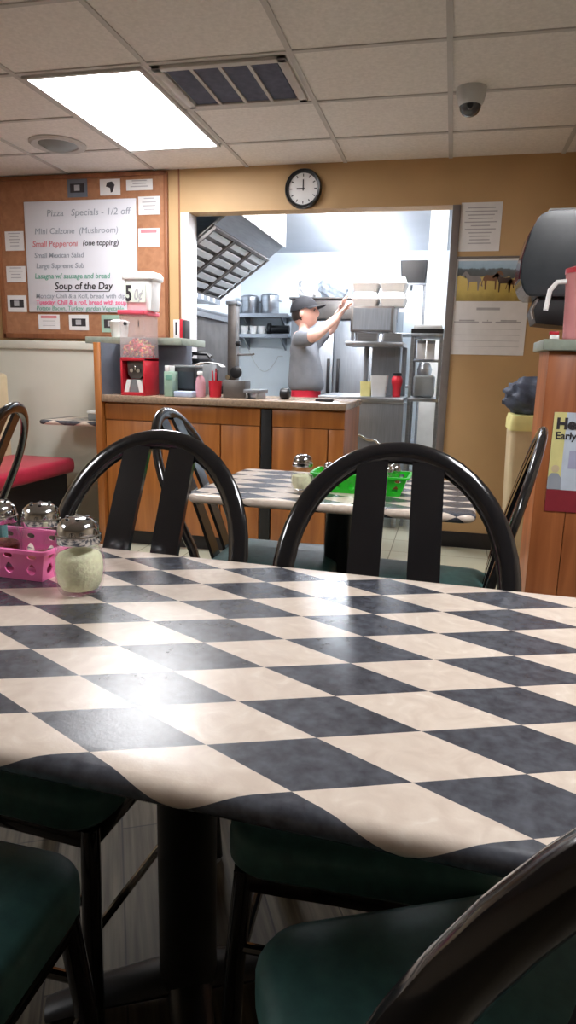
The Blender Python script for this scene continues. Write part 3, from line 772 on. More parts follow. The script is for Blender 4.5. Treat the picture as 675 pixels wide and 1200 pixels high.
# ------------------------------------------------------------------ right station
st = thing('server_station', 'wooden server station with green-grey top at the right edge', 'cabinet', (.38, 3.0, 0))
MB().box(.0, 1.0, .015, .31, .08, 1.238).build('body', 'station_wood', st, 0)
for x0, x1 in ((0, .13), (.133, .36), (.363, .68), (.683, 1.0)):
    MB().box(x0, x1, 0, .0145, .08, 1.236, .0015).build('panel', 'station_wood', st)
MB().box(.02, .98, .03, .31, 0, .08).build('plinth', 'cove', st, 0)
MB().box(-.03, 1.02, -.03, .315, 1.239, 1.283, .005).build('top', 'ledge_top', st)
po = thing('wall_poster', 'pale printed poster on the front of the server station', 'poster', (.425, 2.9985, .62))
MB().box(0, .42, -.003, -.0005, 0, .372).build('sheet', 'poster_blue', po, 0)
MB().box(0, .05, -.0042, -.0031, .05, .372).build('border', 'poster_yellow', po, 0)
MB().box(0, .42, -.0042, -.0031, -.045, .048).build('band', 'maroon', po, 0)
text('lettering', 'Head', .062, 'ink', (.012, -.0052, .305), po, bold=.003)
text('lettering', 'Early', .042, 'ink', (.012, -.0052, .262), po, bold=.001)
MB().box(.075, .16, -.0042, -.0031, .14, .215).build('picture', 'poster_lilac', po, 0)
fg = MB(); fg.prism([(.0, .05), (.055, .05), (.052, .10), (.038, .118), (.012, .118), (.0, .10)], 'y', -.0055, -.0043); fg.build('picture_figure', 'ink_grey', po, 0)
fg = MB(); fg.lathe([(.016, -.0055), (.016, -.0043)], 16, (.026, 0, .137), 'y'); fg.build('picture_face', 'beige', po, 0)
# towel dispenser on the partition wall
td = thing('towel_dispenser', 'large dark smoked paper towel dispenser above the server station', 'dispenser', (.64, 3.62, 1.50))
prof = [(-.0005, .375), (-.255, .375), (-.30, .355), (-.335, .28), (-.358, .17), (-.362, .08), (-.345, .03), (-.32, .0), (-.0005, .0)]
def ext(mb, pr, y0, y1): mb.prism(pr, 'y', y0, y1); return mb
mb = ext(MB(), prof, -.16, .16); bmesh.ops.bevel(mb.bm, geom=list(mb.bm.edges), offset=.006, segments=2, affect='EDGES'); mb.build('cover', 'smoke', td)
strip = [(-.304, .350), (-.339, .279), (-.363, .17), (-.367, .08), (-.360, .08), (-.356, .17), (-.332, .279), (-.298, .350)]
MB().prism(strip, 'y', -.12, .12).build('front_window', mat('dark_red_window', (96, 44, 58), .12), td)
MB().box(-.26, -.01, -.15, .15, .3755, .384, .003).build('top_cap', 'pale_grey', td)
pr2 = [(-.0005, -.002), (-.27, -.002), (-.29, -.06), (-.27, -.12), (-.10, -.135), (-.0005, -.12)]
MB().prism(pr2, 'y', -.12, .14).build('paper_chute', 'black_plastic', td)
MB().prism([(-.275, -.01), (-.294, -.06), (-.283, -.10), (-.276, -.10), (-.286, -.06), (-.267, -.01)], 'y', -.125, -.05).build('tear_bar', 'chrome', td)
# pitcher
pt = thing('drink_pitcher', 'clear red pitcher with white handle and dark drink on the server station', 'pitcher', (.505, 3.1, 1.2835))
MB().lathe([(.062, 0), (.066, .004), (.072, .16), (.078, .26), (.080, .265), (.077, .265), (.069, .16), (.063, .008), (.02, .007)], 32).build('body', 'pitcher', pt)
MB().lathe([(.02, .0078), (.0622, .0085), (.0668, .13), (.001, .131)], 32).build('drink', 'red_drink', pt)
MB().lathe([(.081, .2655), (.081, .285), (.06, .292), (.001, .293)], 32).build('lid', 'red_plastic', pt)
MB().sweep([(-.07, -.01, .235), (-.11, -.012, .232), (-.135, -.014, .20), (-.14, -.014, .16), (-.145, -.014, .12)], .010, .011, (0, 1, 0), 12).build('handle', 'white_plastic', pt)
t = thing('sugar_packet_holder', 'small red and white packet holder at the corner of the server station', 'packet holder', (.405, 3.08, 1.2835))
MB().box(-.018, .018, -.012, .012, 0, .022, .003).build('cup', 'white_plastic', t)
MB().box(-.022, .016, -.010, .010, .0225, .036, .002).build('packets', 'red_plastic', t)
# bin with black bag behind the station
t = thing('waste_bin', 'tall cream waste bin with its corner showing behind the server station', 'bin', (.465, 4.02, 0))
MB().rings(rr_rings([(.10, .13, 0), (.105, .135, .01), (.13, .16, .84)], .03)).build('body', 'beige', t)
MB().rings(rr_rings([(.138, .168, .8405), (.138, .168, .89), (.13, .16, .922), (.06, .08, .924)], .03)).build('lid', 'poster_yellow', t)
bg = MB()
bmesh.ops.create_icosphere(bg.bm, subdivisions=4, radius=1)
for v_ in bg.bm.verts:
    q = v_.co.copy(); n_ = 1 + .10 * math.sin(7 * q.x + 3 * q.z) * math.sin(6 * q.y + 2) + .07 * math.sin(13 * q.z + 9 * q.x) + .05 * math.sin(21 * q.y + 11 * q.x)
    v_.co = Vector((q.x * .145 * n_, q.y * .13 * n_, max(-.085, q.z * .115 * n_)))
o = bg.build('refuse_bag', 'bag', None, 60, loc=(.44, 4.02, 1.011)); tag(o, 'crumpled dark plastic bag lying on the cream bin', 'bag')

# ------------------------------------------------------------------ booth at left
bo = thing('booth_bench', 'red cushioned booth bench with beige back along the left side', 'booth', (-2.5, 3.45, 0))
MB().box(-.55, -.06, -1.0, .72, 0, .395).build('base', 'black_metal', bo, 0)
MB().box(-.5, .0, -1.02, .75, .396, .50, .035, 4).build('seat_cushion', 'red_vinyl', bo)
MB().box(-.62, -.505, -1.02, .765, .0, 1.06, .03, 4).build('back_panel', 'beige', bo)
t = make_table(-2.36, 4.28, .36, .20, 0, 'small diamond patterned wall table at the booth, left of the counter', (-2.36, 4.2), top=.76, r=.06, nobase=True, name='wall_table')
MB().prism([(-.02, .719), (.16, .719), (.19, .60), (.19, .45)], 'y', .16, .185).build('bracket', 'pale_grey', t)
t = thing('napkin_dispenser', 'small chrome napkin dispenser on the wall table', 'dispenser', (-2.33, 4.26, .7605))
MB().box(-.075, .075, -.05, .05, 0, .045, .006).build('body', 'grey_plastic', t)
MB().box(-.08, .08, -.055, .055, .0455, .065, .006).build('top', 'white_plastic', t)

# ------------------------------------------------------------------ kitchen
# exhaust hood along the left wall
hd = thing('exhaust_hood', 'stainless exhaust hood with rows of grease filters inside the kitchen', 'hood', (-1.5, 5.35, 0))
Y0, Y1 = -.68, .74
MB().box(-.012, 0, Y0, Y1, 2.18, KC - .001).build('front_panel', 'foam', hd, 0)
MB().prism([(-.013, 2.19), (-.013, 2.205), (-.165, 2.105), (-.15, 2.09)], 'y', Y0, Y1).build('lip', 'steel_soft', hd)
MB().box(-.99, -.013, Y1 - .012, Y1, 2.206, KC - .001).build('end_panel', 'steel', hd, 0)
A, B = Vector((-.155, 0, 2.088)), Vector((-.62, 0, 1.745))
dirv = (B - A); Ls = dirv.length; dv = dirv.normalized(); nv = Vector((-dv.z, 0, dv.x)); nv = nv if nv.z < 0 else -nv   # towards the room
fw = (Y1 - Y0 - .0) / 3
for k in range(3):
    ya, yb = Y0 + k * fw + .006, Y0 + (k + 1) * fw - .006
    fb = MB()
    def slab(mb, s0, s1, y0, y1, n0, n1):
        r0 = [A + dv * s + nv * n for s, n in ((s0, n0), (s1, n0), (s1, n1), (s0, n1))]
        mb.rings([[(p.x, y0, p.z) for p in r0], [(p.x, y1, p.z) for p in r0]])
    fb = MB()
    slab(fb, 0, .022, ya, yb, 0, .02); slab(fb, Ls - .022, Ls, ya, yb, 0, .02); slab(fb, .022, Ls - .022, ya, ya + .02, 0, .02); slab(fb, .022, Ls - .022, yb - .02, yb, 0, .02)
    slab(fb, .0, Ls, ya, yb, -.02, -.012)
    fo = fb.build('filter', 'steel_dark', hd, 0)
    for j in range(6):
        s0 = .035 + j * (Ls - .06) / 6
        bf = MB(); slab(bf, s0, s0 + .048, ya + .035, yb - .035, -.004, .012); bf.build('baffle', 'baffle', fo, 0)
gt = MB(); gt.box(-.68, -.60, Y0, Y1, 1.69, 1.742); gt.build('grease_trough', 'steel_soft', hd, 0)
for k in range(9):
    y = Y0 + .05 + k * .145
    MB().box(-.599, -.594, y, y + .05, 1.70, 1.735).build('trough_slot', 'white_plastic', hd, 0)
MB().box(-.99, -.69, Y0, Y1, 1.70, 1.74).build('rear_panel', 'steel_dark', hd, 0)
# cooking line
ck = thing('griddle_range', 'stainless cooking range with back shelf below the exhaust hood', 'range', (-2.1, 5.35, 0))
MB().box(-.36, .22, -.65, .70, .0, .90, .008).build('body', 'steel_dark', ck)
MB().box(-.37, .25, -.66, .71, .901, .95, .006).build('cooktop', 'black_metal', ck)
MB().box(.06, .10, -.66, .71, .951, 1.53).build('back_guard', 'steel_dark', ck, 0)
MB().box(-.37, .13, -.66, .71, 1.571, 1.60, .004).build('shelf', 'steel', ck)
MB().box(.05, .13, -.66, .71, 1.531, 1.570).build('shelf_lip', 'steel_soft', ck, 0)
for k in range(5): MB().lathe([(.028, .0), (.024, .03)], 16, (.221, -.5 + k * .25, .82), 'x').build('knob', 'black_plastic', ck)
br = thing('upright_broiler', 'tall brown-grey steel slicer upright with a side lever by the range', 'appliance', (-1.755, 5.42, 0))
MB().box(-.085, .085, -.12, .14, 0, .99, .006).build('base', 'black_plastic', br)
MB().box(-.035, .035, -.05, .05, .9905, 1.63, .006).build('upright', 'steel_dark', br)
MB().box(-.05, .05, -.06, .06, 1.6305, 1.66, .004).build('cap', 'steel_soft', br)
MB().lathe([(.036, -.015), (.048, -.009), (.048, .009), (.036, .015)], 28, (.048, -.070, 1.10), 'y').build('wheel', 'black_plastic', br)
MB().lathe([(.02, -.02), (.02, .02)], 16, (-.02, -.071, 1.06), 'y').build('knob', 'chrome', br)
MB().sweep([(.036, 0, 1.24), (.16, 0, 1.245), (.18, 0, 1.25)], .008, .008, (0, 1, 0), 8).build('lever', 'steel_dark', br)
MB().lathe([(.02, -.02), (.02, .02)], 12, (.05, -.03, 1.33), 'x').build('knob', 'black_plastic', br)
# shelves on back wall
SY = KB
def wall_shelf(x0, x1, z, label):
    t = thing('wall_shelf', label, 'shelf', ((x0 + x1) / 2, SY, z)); h = (x1 - x0) / 2
    MB().box(-h, h, -.32, -.001, -.02, 0, .003).build('board', 'steel_soft', t)
    MB().box(-h, h, -.325, -.3205, -.03, .012).build('front_lip', 'steel', t, 0)
    for x in (-h + .1, h - .1):
        MB().prism([(-.001, -.0205), (-.28, -.0205), (-.001, -.16)], 'x', x - .01, x + .01).build('bracket', 'steel_soft', t, 0)
    return t
wall_shelf(-2.49, -1.84, 1.735, 'upper steel shelf on the white kitchen back wall, holding two pots')
wall_shelf(-2.49, -1.84, 1.51, 'lower steel shelf on the white kitchen back wall, holding containers')
def pot(x, y, z, r, h, label):
    t = thing('stock_pot', label, 'pot', (x, y, z))
    MB().lathe([(r * .93, 0), (r, .01), (r, h), (r * 1.04, h + .004), (r * 1.0, h + .008), (r * .96, h + .002), (r * .95, .02), (.01, .015)], 28).build('body', 'steel', t)
    MB().lathe([(r * .95, h + .009), (r * .8, h + .022), (.03, h + .03), (.001, h + .031)], 28).build('lid', 'steel_soft', t)
    MB().sweep([(r * 1.0, -.03, h * .75), (r * 1.2, -.03, h * .75), (r * 1.2, .03, h * .75), (r * 1.0, .03, h * .75)], .006, .006, (0, 0, 1), 8).build('handle', 'steel', t)
pot(-2.34, 7.84, 1.7355, .105, .20, 'steel stock pot on the upper kitchen shelf, left of two')
pot(-2.10, 7.84, 1.7355, .105, .215, 'steel stock pot on the upper kitchen shelf, right of two')
for k, x in enumerate((-2.40, -2.29, -2.19)):
    o = MB().lathe([(.036, 0), (.045, .10), (.047, .104), (.043, .104), (.034, .006), (.005, .005)], 20).build('plastic_container', 'white_plastic', None, loc=(x, 7.82, 1.5105))
    tag(o, ('white tub on the lower kitchen shelf, leftmost of three', 'white tub on the lower kitchen shelf, middle of three', 'white tub on the lower kitchen shelf, beside the black roll')[k], 'container', 'white tubs on the kitchen shelf')
t = thing('film_roll', 'black cylindrical roll lying on the lower kitchen shelf', 'roll', (-1.99, 7.82, 1.582))
MB().lathe([(.05, -.13), (.07, -.12), (.07, -.09), (.045, -.08), (.045, .13), (.03, .135)], 24, axis='x').build('roll', 'black_plastic', t)
cb = MB(); pp = []
for k in range(24):
    u = k / 23; pp.append((-2.42 + .45 * u, 7.993, 1.40 - .30 * math.sin(PI * min(1, u * 1.15) * .87)))
cb.sweep(pp, .004, .004, (0, 1, 0), 6); tag(cb.build('power_cord', 'pale_grey'), 'thin hanging cord on the white kitchen back wall', 'cord')
# fridge and freezer behind the man
FX = -.46
fg = thing('upright_fridge', 'grey stainless upright fridge behind the man in the cap', 'fridge', (-1.18, 7.0, 0))
MB().box(FX, .62, .0, .78, .10, 1.83, .006).build('cabinet', 'steel_soft', fg)
MB().box(FX, .62, .02, .76, 0, .0995).build('plinth', 'black_plastic', fg, 0)
for x0, x1, hxx in ((FX + .005, -.01, -.05), (.0, .615, .05)):
    dd = MB().box(x0, x1, -.05, -.002, .12, 1.62, .006).build('door', 'steel_soft', fg)
    MB().box(hxx - .014, hxx + .014, -.085, -.0505, .85, 1.25, .004).build('handle', 'black_plastic', dd)
MB().box(FX + .005, .615, -.05, -.002, 1.64, 1.82, .004).build('grille', 'steel_dark', fg)
MB().box(FX - .02, .64, -.06, .79, 1.8305, 1.85, .004).build('top_rail', 'steel_dark', fg)
def lump(name, c, r, m, label, cat, seed=1.0):
    b_ = MB(); bmesh.ops.create_icosphere(b_.bm, subdivisions=4, radius=1)
    for v_ in b_.bm.verts:
        q = v_.co.copy(); n_ = 1 + .10 * math.sin(7 * q.x * seed + 3 * q.z) * math.sin(6 * q.y + 2 * seed) + .06 * math.sin(15 * q.z + 9 * q.x)
        v_.co = Vector((q.x * r[0] * n_, q.y * r[1] * n_, max(-r[2] * .8, q.z * r[2] * n_)))
    o = b_.build(name, m, None, 60, loc=(c[0], c[1], c[2] + r[2] * .8)); tag(o, label, cat); return o
lump('wrapped_bag', (-1.53, 7.2, 1.8505), (.10, .12, .12), 'foam', 'pale wrapped bag on top of the fridge, left of the grey one', 'bag', 1.3)
lump('wrapped_bag', (-1.25, 7.2, 1.8505), (.155, .12, .14), 'clear_bag', 'greyish plastic wrapped bag on top of the fridge', 'bag', .8)
o = MB().box(-.06, .06, -.08, .08, 0, .19, .006).build('carton', 'grey_plastic', None, loc=(-.99, 7.22, 1.8505)); tag(o, 'grey carton on top of the fridge, at its right end', 'carton')
# kitchen ceiling light
def fluo(x, y, L, label, rz=0.0, tm='tube_light'):
    kl = thing('fluorescent_fixture', label, 'ceiling light', (x, y, KC), rz)
    MB().prism([(-.10, -.0005), (-.075, -.05), (.075, -.05), (.10, -.0005)], 'y', -L - .02, L + .02).build('housing', 'white_plastic', kl)
    for x in (-.075, .075):
        MB().lathe([(.017, -L + .01), (.019, -L + .02), (.019, L - .02), (.017, L - .01)], 16, (x, 0, -.078), 'y').build('tube', tm, kl)
        for y in (-L, L): MB().box(x - .018, x + .018, y - .009, y + .009, -.098, -.045, .003).build('socket', 'white_plastic', kl)
fluo(-.94, 6.95, 1.2, 'long fluorescent tube fixture on the kitchen ceiling, its far end above the foam boxes')
fluo(-.88, 5.0, .5, 'added crosswise fluorescent fixture, unseen just inside the opening, brightening the front of the kitchen', PI / 2, 'tube_light_added')  # added lamp, unseen behind the header, lights man, boxes and hood
# prep table
pr_ = thing('prep_table', 'stainless prep table with overshelf in the kitchen opening', 'table', (-.63, 4.92, 0))
MB().box(-.31, .31, .0, .68, .915, .957, .005).build('top', 'steel', pr_)
MB().box(-.30, .31, .015, .66, .10, .914).build('cabinet', 'steel_soft', pr_, 0)
for x in (-.28, .28):
    for y in (.05, .62): MB().lathe([(.02, 0), (.02, .0995)], 14, (x, y, 0)).build('leg', 'steel', pr_)
for x in (-.02, .27): MB().box(x - .018, x + .018, .40, .44, .9575, 1.318, .003).build('post', 'steel_soft', pr_)
MB().box(.02, .235, .43, .44, .9575, 1.318).build('back_panel', 'steel_soft', pr_, 0)
MB().box(-.145, .275, .12, .56, 1.3185, 1.348, .004).build('overshelf', 'steel', pr_)
fs = MB(); pp = [(-.24 + .03 * k, -.004 + .003 * math.sin(k * 2.1), .70 + .012 * math.sin(k * 1.7) - (.004 * k if k < 10 else .04 + .012 * (k - 10))) for k in range(15)]
fs.sweep(pp, .010, .004, (0, 1, 0), 8); fs.build('sheen_strip', 'sheen_foil', pr_)  # wavy strip stands in for the crumpled reflection on the steel front
ov = thing('warming_oven', 'grey steel warming box on the overshelf under the foam boxes', 'oven', (-.598, 5.22, 1.3485))
MB().box(-.17, .15, -.02, .25, .075, .262, .006).build('body', 'steel_dark', ov)
MB().box(-.15, .13, -.026, -.0205, .09, .245).build('door', 'steel_soft', ov, 0)
for x, y in ((-.15, 0), (.13, 0), (-.15, .23), (.13, .23)): MB().box(x - .012, x + .012, y - .012, y + .012, 0, .0745).build('foot', 'steel', ov, 0)
for k, x in enumerate((-.62, -.44)):
    o = MB().rings(rr_rings([(.07, .05, 0), (.075, .055, .004), (.08 if k == 0 else .065, .06, .06)], .015)).build('steam_pan', 'steel', None, loc=(x, 5.12, 1.3485))
    tag(o, 'small steel pan on the overshelf, ' + ('left of the two' if k == 0 else 'right of the two'), 'pan', 'steel pans on the overshelf')
def foam_box(x, y, z, label):
    t = thing('takeout_box', label, 'box', (x, y, z), 0, 'stacked foam takeout boxes')
    MB().rings(rr_rings([(.082, .09, 0), (.085, .093, .004), (.098, .11, .052), (.101, .114, .054)], .02)).build('base', 'foam', t)
    MB().rings(rr_rings([(.101, .114, .0545), (.098, .11, .058), (.082, .09, .104), (.055, .07, .108)], .02)).build('lid', 'foam', t)
for j, (x, side) in enumerate(((-.672, 'left'), (-.467, 'right'))):
    for k in range(2):
        foam_box(x, 5.33, 1.611 + k * .1085, 'white foam takeout box, ' + ('upper' if k else 'lower') + f' of the {side} stack by the man\'s hands')
def tub(x, y, r0, r1, h, m, label):
    o = MB().rings(rr_rings([(r0 * .97, r0 * .8, 0), (r0, r0 * .82, .004), (r1, r1 * .82, h), (r1 * .94, r1 * .78, h), (r0 * .92, r0 * .75, .01)], .012)).build('plastic_container', m, None, loc=(x, y, .9575))
    tag(o, label, 'container')
tub(-.605, 5.02, .038, .042, .105, 'poster_yellow', 'cream plastic tub on the prep table, left of the white one')
tub(-.51, 5.02, .05, .062, .15, 'pale_grey', 'pale square tub on the prep table beside the red topped jar')
t = thing('condiment_jar', 'clear jar with red filling and black cap on the prep table', 'jar', (-.385, 5.05, .9575))
MB().lathe([(.028, 0), (.03, .004), (.032, .07), (.04, .10), (.04, .13), (.03, .15)], 20).build('body', 'red_plastic', t)
MB().lathe([(.034, .1505), (.034, .17), (.02, .175)], 20).build('cap', 'black_plastic', t)
# right hand side of the kitchen: wire rack unit
rk = thing('steel_rack', 'steel work stand with shelves at the right side of the kitchen opening', 'rack', (-.19, 5.02, 0))
for z0, z1 in ((.93, .957), (1.385, 1.41)): MB().box(-.112, .112, .0, .42, z0, z1, .004).build('shelf', 'steel' if z0 < 1 else 'steel_soft', rk)
MB().box(-.112, .112, .0, .42, .30, .32, .003).build('shelf', 'steel_dark', rk)
for x in (-.10, .10):
    for y in (.02, .40): MB().box(x - .011, x + .011, y - .011, y + .011, 0, 1.384 if True else 0).build('post', 'steel', rk, 0)
MB().box(-.112, .112, .005, .41, 1.4105, 1.44).build('edge_trim', 'black_plastic', rk, 0)
o = MB().box(-.10, .10, -.15, .15, 0, .03, .004).build('cutting_board', 'pale_grey', None, loc=(-.19, 5.23, 1.4405)); tag(o, 'pale cutting board lying on top of the steel work stand', 'board')
MB().box(-.112, .112, .18, .42, 1.215, 1.232, .003).build('shelf', 'steel_soft', rk)
for k, x in enumerate((-.235, -.165)):
    t = thing('carton', 'tall white carton on the steel work stand, ' + ('left' if k == 0 else 'right') + ' of two', 'carton', (x, 5.27, 1.2325), 0, 'white cartons on the work stand')
    MB().box(-.03, .03, -.035, .035, 0, .115, .002).build('body', 'paper', t)
    MB().prism([(-.035, .1155), (.035, .1155), (0, .14)], 'x', -.03, .03).build('gable_top', 'paper', t)
t = thing('food_mixer', 'grey appliance on the steel work stand at the right of the opening', 'appliance', (-.19, 5.22, .9575))
MB().box(-.08, .07, -.12, .12, .0, .16, .02, 3).build('body', 'grey_plastic', t)
MB().lathe([(.05, .1605), (.055, .2), (.04, .24), (.03, .25)], 20, (-.01, 0, 0)).build('bowl', 'steel', t)
t = thing('storage_crate', 'black crate on the tall rack behind the foam boxes', 'crate', (-.38, 6.3, 1.88))
MB().rings(rr_rings([(.10, .15, 0), (.12, .16, .19), (.115, .155, .19), (.095, .145, .01)], .02)).build('body', 'black_plastic', t)
t = thing('wire_shelving', 'tall steel shelving in the kitchen carrying a black crate', 'shelving', (-.40, 6.3, 0))
for z in (.5, 1.0, 1.45, 1.86): MB().box(-.16, .135, -.2, .2, z, z + .0195, .003).build('shelf', 'steel_soft', t)
for x in (-.15, .125):
    for y in (-.19, .19): MB().lathe([(.012, 0), (.012, 1.859)], 10, (x, y, 0)).build('post', 'steel', t)
for k, x in enumerate((-.44, -.335)):
    o = MB().box(-.042, .042, -.003, .0, -.22, .0).build('hanging_sheet', 'paper', None, 0, loc=(x, 6.098, 1.86)); tag(o, 'white sheet hanging from the tall kitchen shelving, ' + ('left' if k == 0 else 'right') + ' of two', 'paper', 'sheets on the kitchen shelving')

# ------------------------------------------------------------------ the man
def skin_mesh(verts, edges, radii, root=0, sub=2):
    me = bpy.data.meshes.new('skin_tmp'); me.from_pydata([Vector(v) for v in verts], edges, [])
    o = bpy.data.objects.new('skin_tmp', me); COL.objects.link(o)
    sk = o.modifiers.new('s', 'SKIN'); sk.use_smooth_shade = True; sk.branch_smoothing = .6
    if not me.skin_vertices: me.attributes.new('skin', 'FLOAT', 'POINT')
    sv = me.skin_vertices[0].data
    for i, r in enumerate(radii):
        sv[i].radius = r if isinstance(r, (tuple, list)) else (r, r); sv[i].use_root = (i == root)
    sd = o.modifiers.new('d', 'SUBSURF'); sd.levels = sub; sd.render_levels = sub
    dg = bpy.context.evaluated_depsgraph_get(); dg.update()
    out = bpy.data.meshes.new_from_object(o.evaluated_get(dg))
    bpy.data.objects.remove(o)
    return out
def skin_obj(name, spec, m, parent, root=None, extra=None, sub=2):
    names = [s_[0] for s_ in spec]; verts = [s_[1] for s_ in spec]; rad = [s_[2] for s_ in spec]
    edges = [(names.index(s_[3]), i) for i, s_ in enumerate(spec) if s_[3]]
    me = skin_mesh(verts, edges, rad, 0, sub)
    bm = bmesh.new(); bm.from_mesh(me); bpy.data.meshes.remove(me)
    if extra: extra(bm)
    b_ = MB(); b_.bm.free(); b_.bm = bm
    return b_.build(name, m, parent, 60)
man = thing('person', 'man in grey t-shirt and black cap reaching up to the foam boxes', 'person', (-1.11, 5.30, 0))
HC = Vector((-.03, 0, 1.565))
SHR, SHL = (-.035, -.175, 1.365), (-.035, .175, 1.365)
ELR, ELL = (.125, -.325, 1.375), (.15, .25, 1.47)
WRR, WRL = (.255, -.15, 1.53), (.225, .12, 1.60)
body = [
    ('pelvis', (0, 0, .90), (.125, .15), None), ('waist', (0, 0, 1.05), (.11, .135), 'pelvis'), ('chest', (-.015, 0, 1.22), (.115, .15), 'waist'),
    ('nb', (-.035, 0, 1.385), (.075, .09), 'chest'), ('neck', (-.035, 0, 1.46), (.052, .052), 'nb'), ('skull', (-.03, 0, 1.52), (.055, .055), 'neck'),
    ('shr', SHR, .062, 'nb'), ('elr', ELR, .043, 'shr'), ('wrr', WRR, .029, 'elr'),
    ('shl', SHL, .062, 'nb'), ('ell', ELL, .043, 'shl'), ('wrl', WRL, .029, 'ell'),
    ('hr', (0, -.09, .84), .092, 'pelvis'), ('kr', (.02, -.10, .47), .058, 'hr'), ('ar', (-.015, -.10, .09), .04, 'kr'), ('tr', (.10, -.11, .045), .035, 'ar'),
    ('hl', (0, .09, .84), .092, 'pelvis'), ('kl', (.02, .10, .47), .058, 'hl'), ('al', (-.015, .10, .09), .04, 'kl'), ('tl', (.10, .11, .045), .035, 'al'),
]
def head_and_hands(bm):
    mt = Matrix.Translation(HC)
    r = bmesh.ops.create_icosphere(bm, subdivisions=4, radius=1)
    for v_ in r['verts']:
        q = v_.co.copy(); d_ = Vector((q.x * .098, q.y * .076, q.z * .115))
        if q.x > 0:
            g_ = lambda y0, z0, sy, sz: math.exp(-((q.y - y0) / sy) ** 2 - ((q.z - z0) / sz) ** 2)
            d_.x += .022 * g_(0, -.12, .16, .16) + .008 * g_(0, -.28, .13, .1)           # nose
            d_.x += .006 * g_(0, .22, .6, .10)                                             # brow
            d_.x -= .012 * (g_(.38, .04, .2, .12) + g_(-.38, .04, .2, .12))               # eye sockets
            d_.x += .006 * g_(0, -.46, .25, .07) + .006 * g_(0, -.56, .25, .06) - .004 * g_(0, -.51, .3, .03)
            d_.x += .016 * g_(0, -.8, .4, .2)                                              # chin
        if q.z < -.3: d_.y *= 1 - .28 * (-q.z - .3); 
        v_.co = HC + Matrix.Rotation(math.radians(-8), 3, 'Y') @ d_
    for s_ in (-1, 1):
        bmesh.ops.create_icosphere(bm, subdivisions=2, radius=1, matrix=Matrix.Translation(HC + Vector((-.012, s_ * .077, -.008))) @ Matrix.Rotation(s_ * .35, 4, 'Z') @ Matrix.Diagonal((.019, .008, .031, 1)))
    for W, E_, s_ in ((WRR, ELR, -1), (WRL, ELL, 1)):
        W = Vector(W); fwd = (W - Vector(E_)).normalized(); fwd = (fwd + Vector((.15, 0, .25))).normalized()
        side_ = Vector((0, 1, 0)) - fwd * fwd.y; side_.normalize(); up = side_.cross(fwd); up.normalize()
        if up.x > 0: up = -up        # palm faces the box (+x side)
        hm = MB(); hm.bm.free(); hm.bm = bm
        hm.sweep([W - fwd * .015, W + fwd * .02, W + fwd * .05, W + fwd * .085], [.024, .034, .040, .036], [.022, .016, .015, .012], up, 12)
        for k, (o_, L, an) in enumerate(((-.028, .066, .12), (-.010, .076, .04), (.009, .071, -.04), (.027, .056, -.12))):
            p0 = W + fwd * .078 + side_ * o_; d0 = (fwd + side_ * (-an)).normalized()
            p1 = p0 + d0 * L * .45; d1 = (d0 - up * .25).normalized(); p2 = p1 + d1 * L * .32; d2 = (d1 - up * .35).normalized(); p3 = p2 + d2 * L * .25
            hm.sweep([p0 - d0 * .012, p0, p1, p2, p3], [.0085, .0092, .0085, .0078, .0055], [.0085, .0092, .0085, .0078, .0055], up, 8)
        th_ = -s_ if True else s_
        p0 = W + fwd * .03 + side_ * (.028 * th_); d0 = (fwd * .7 + side_ * th_ * .8).normalized(); p1 = p0 + d0 * .036; d1 = (fwd + side_ * th_ * .25).normalized(); p2 = p1 + d1 * .03
        hm.sweep([p0 - d0 * .01, p0, p1, p2], [.012, .0115, .0100, .0065], [.012, .0115, .0100, .0065], up, 8)
skin_obj('body', body, 'skin', man, extra=head_and_hands)
def lerp(a, b_, t_): return tuple(a[i] + (b_[i] - a[i]) * t_ for i in range(3))
shirt = [
    ('hem', (.0, 0, .945), (.165, .185), None), ('w', (0, 0, 1.05), (.155, .175), 'hem'), ('c', (-.015, 0, 1.22), (.155, .185), 'w'), ('n', (-.035, 0, 1.375), (.095, .115), 'c'), ('col', (-.035, 0, 1.425), (.064, .066), 'n'),
    ('sr', SHR, .080, 'n'), ('er', lerp(SHR, ELR, .86), .066, 'sr'), ('sl', SHL, .080, 'n'), ('el', lerp(SHL, ELL, .86), .066, 'sl')]
skin_obj('shirt', shirt, 'shirt', man)
pants = [('p', (0, 0, 1.07), (.125, .145), None), ('pm', (0, 0, .96), (.158, .178), 'p'), ('p2', (0, 0, .86), (.158, .178), 'pm'), ('r', (0, -.09, .80), .102, 'p2'), ('rk', (.02, -.10, .47), .072, 'r'), ('ra', (-.012, -.10, .12), .058, 'rk'), ('l', (0, .09, .80), .102, 'p2'), ('lk', (.02, .10, .47), .072, 'l'), ('la', (-.012, .10, .12), .058, 'lk')]
skin_obj('trousers', pants, 'red_cloth', man)
for s_ in (-1, 1):
    sh = MB(); sh.sweep([(-.07, s_ * .10, .045), (-.03, s_ * .10, .05), (.06, s_ * .105, .042), (.13, s_ * .11, .034), (.165, s_ * .112, .028)], [.036, .043, .047, .045, .026], [.042, .049, .041, .033, .022], (0, 0, 1), 14); sh.build('shoe', 'shoe', man)
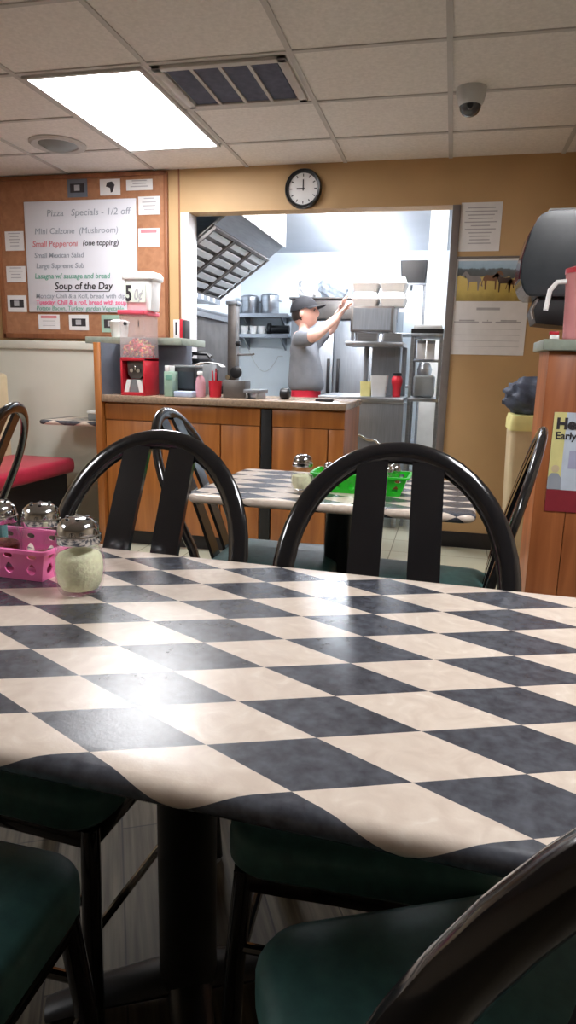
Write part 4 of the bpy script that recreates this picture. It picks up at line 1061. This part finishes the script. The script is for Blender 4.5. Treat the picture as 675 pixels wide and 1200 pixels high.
# hair, cap, eyes
hr = MB(); bmesh.ops.create_icosphere(hr.bm, subdivisions=4, radius=1)
bmesh.ops.delete(hr.bm, geom=[v_ for v_ in hr.bm.verts if v_.co.x > .05 or (v_.co.z < -.55)], context='VERTS')
for v_ in hr.bm.verts:
    q = v_.co; v_.co = HC + Vector((q.x * .104, q.y * .081, q.z * .12))
hr.build('hair', 'hair', man)
cp = MB(); bmesh.ops.create_icosphere(cp.bm, subdivisions=4, radius=1)
bmesh.ops.delete(cp.bm, geom=[v_ for v_ in cp.bm.verts if v_.co.z < .10], context='VERTS')
RT = Matrix.Rotation(math.radians(-14), 3, 'Y')
for v_ in cp.bm.verts:
    q = v_.co; v_.co = HC + Vector((-.003, 0, .008)) + RT @ Vector((q.x * .112, q.y * .090, q.z * .118))
co_ = cp.build('cap', 'cap', man)
bm_ = MB(); rows = []
for k in range(13):
    a = -PI * .42 + PI * .84 * k / 12
    r0 = Vector((.100 * math.cos(a), .086 * math.sin(a), .020)); r1 = Vector((.100 * math.cos(a) + .075 * math.cos(a) ** .6, .088 * math.sin(a), .012 - .012 * abs(math.sin(a))))
    rows.append((r0, r1))
R_ = [[HC + Vector((-.003, 0, .008)) + RT @ (p + Vector((0, 0, dz))) for p, dz in ((r0, 0), (r1, 0), (r1, .004), (r0, .004))] for r0, r1 in rows]
bm_.rings(R_); bm_.build('brim', 'cap', co_)
for s_ in (-1, 1):
    e = MB(); e.ball(HC + Matrix.Rotation(math.radians(-8), 3, 'Y') @ Vector((.076, s_ * .030, .006)), .0105, 2); e.build('eye', 'ink', man)
    e = MB(); e.box(.082, .090, s_ * .03 - .015, s_ * .03 + .015, .024, .029, .002); e.build('eyebrow', 'hair', man, loc=HC)

# ------------------------------------------------------------------ world, camera, colour management
wd = bpy.data.worlds.new('world'); SC.world = wd; wd.use_nodes = True
wd.node_tree.nodes['Background'].inputs[0].default_value = (.02, .02, .022, 1)
cam = bpy.data.cameras.new('camera'); co = bpy.data.objects.new('camera', cam); COL.objects.link(co); SC.camera = co
cam.sensor_fit = 'VERTICAL'; cam.sensor_height = 24.0; cam.lens = 24.0 * 790.0 / 1200.0; cam.clip_start = .02
pit, rol, yaw = math.radians(12.0), math.radians(-1.45), math.radians(13.1)
fw_ = Vector((0, math.cos(pit), -math.sin(pit))); rt_ = Vector((1, 0, 0)); dn_ = fw_.cross(rt_)
c_, s_ = math.cos(rol), math.sin(rol)
right = c_ * rt_ + s_ * dn_; down = -s_ * rt_ + c_ * dn_
m3 = Matrix((right, -down, -fw_)).transposed()
m3 = Matrix.Rotation(yaw, 3, 'Z') @ m3
co.matrix_world = Matrix.Translation((0, 0, 1.14)) @ m3.to_4x4()
SC.view_settings.view_transform = 'Standard'; SC.view_settings.look = 'None'; SC.view_settings.gamma = 1.0
SC.view_settings.use_curve_mapping = False; SC.view_settings.exposure = 0.15
SC.cycles.use_denoising = True
SC.cycles.max_bounces = 10
SC.cycles.sample_clamp_indirect = 6.0
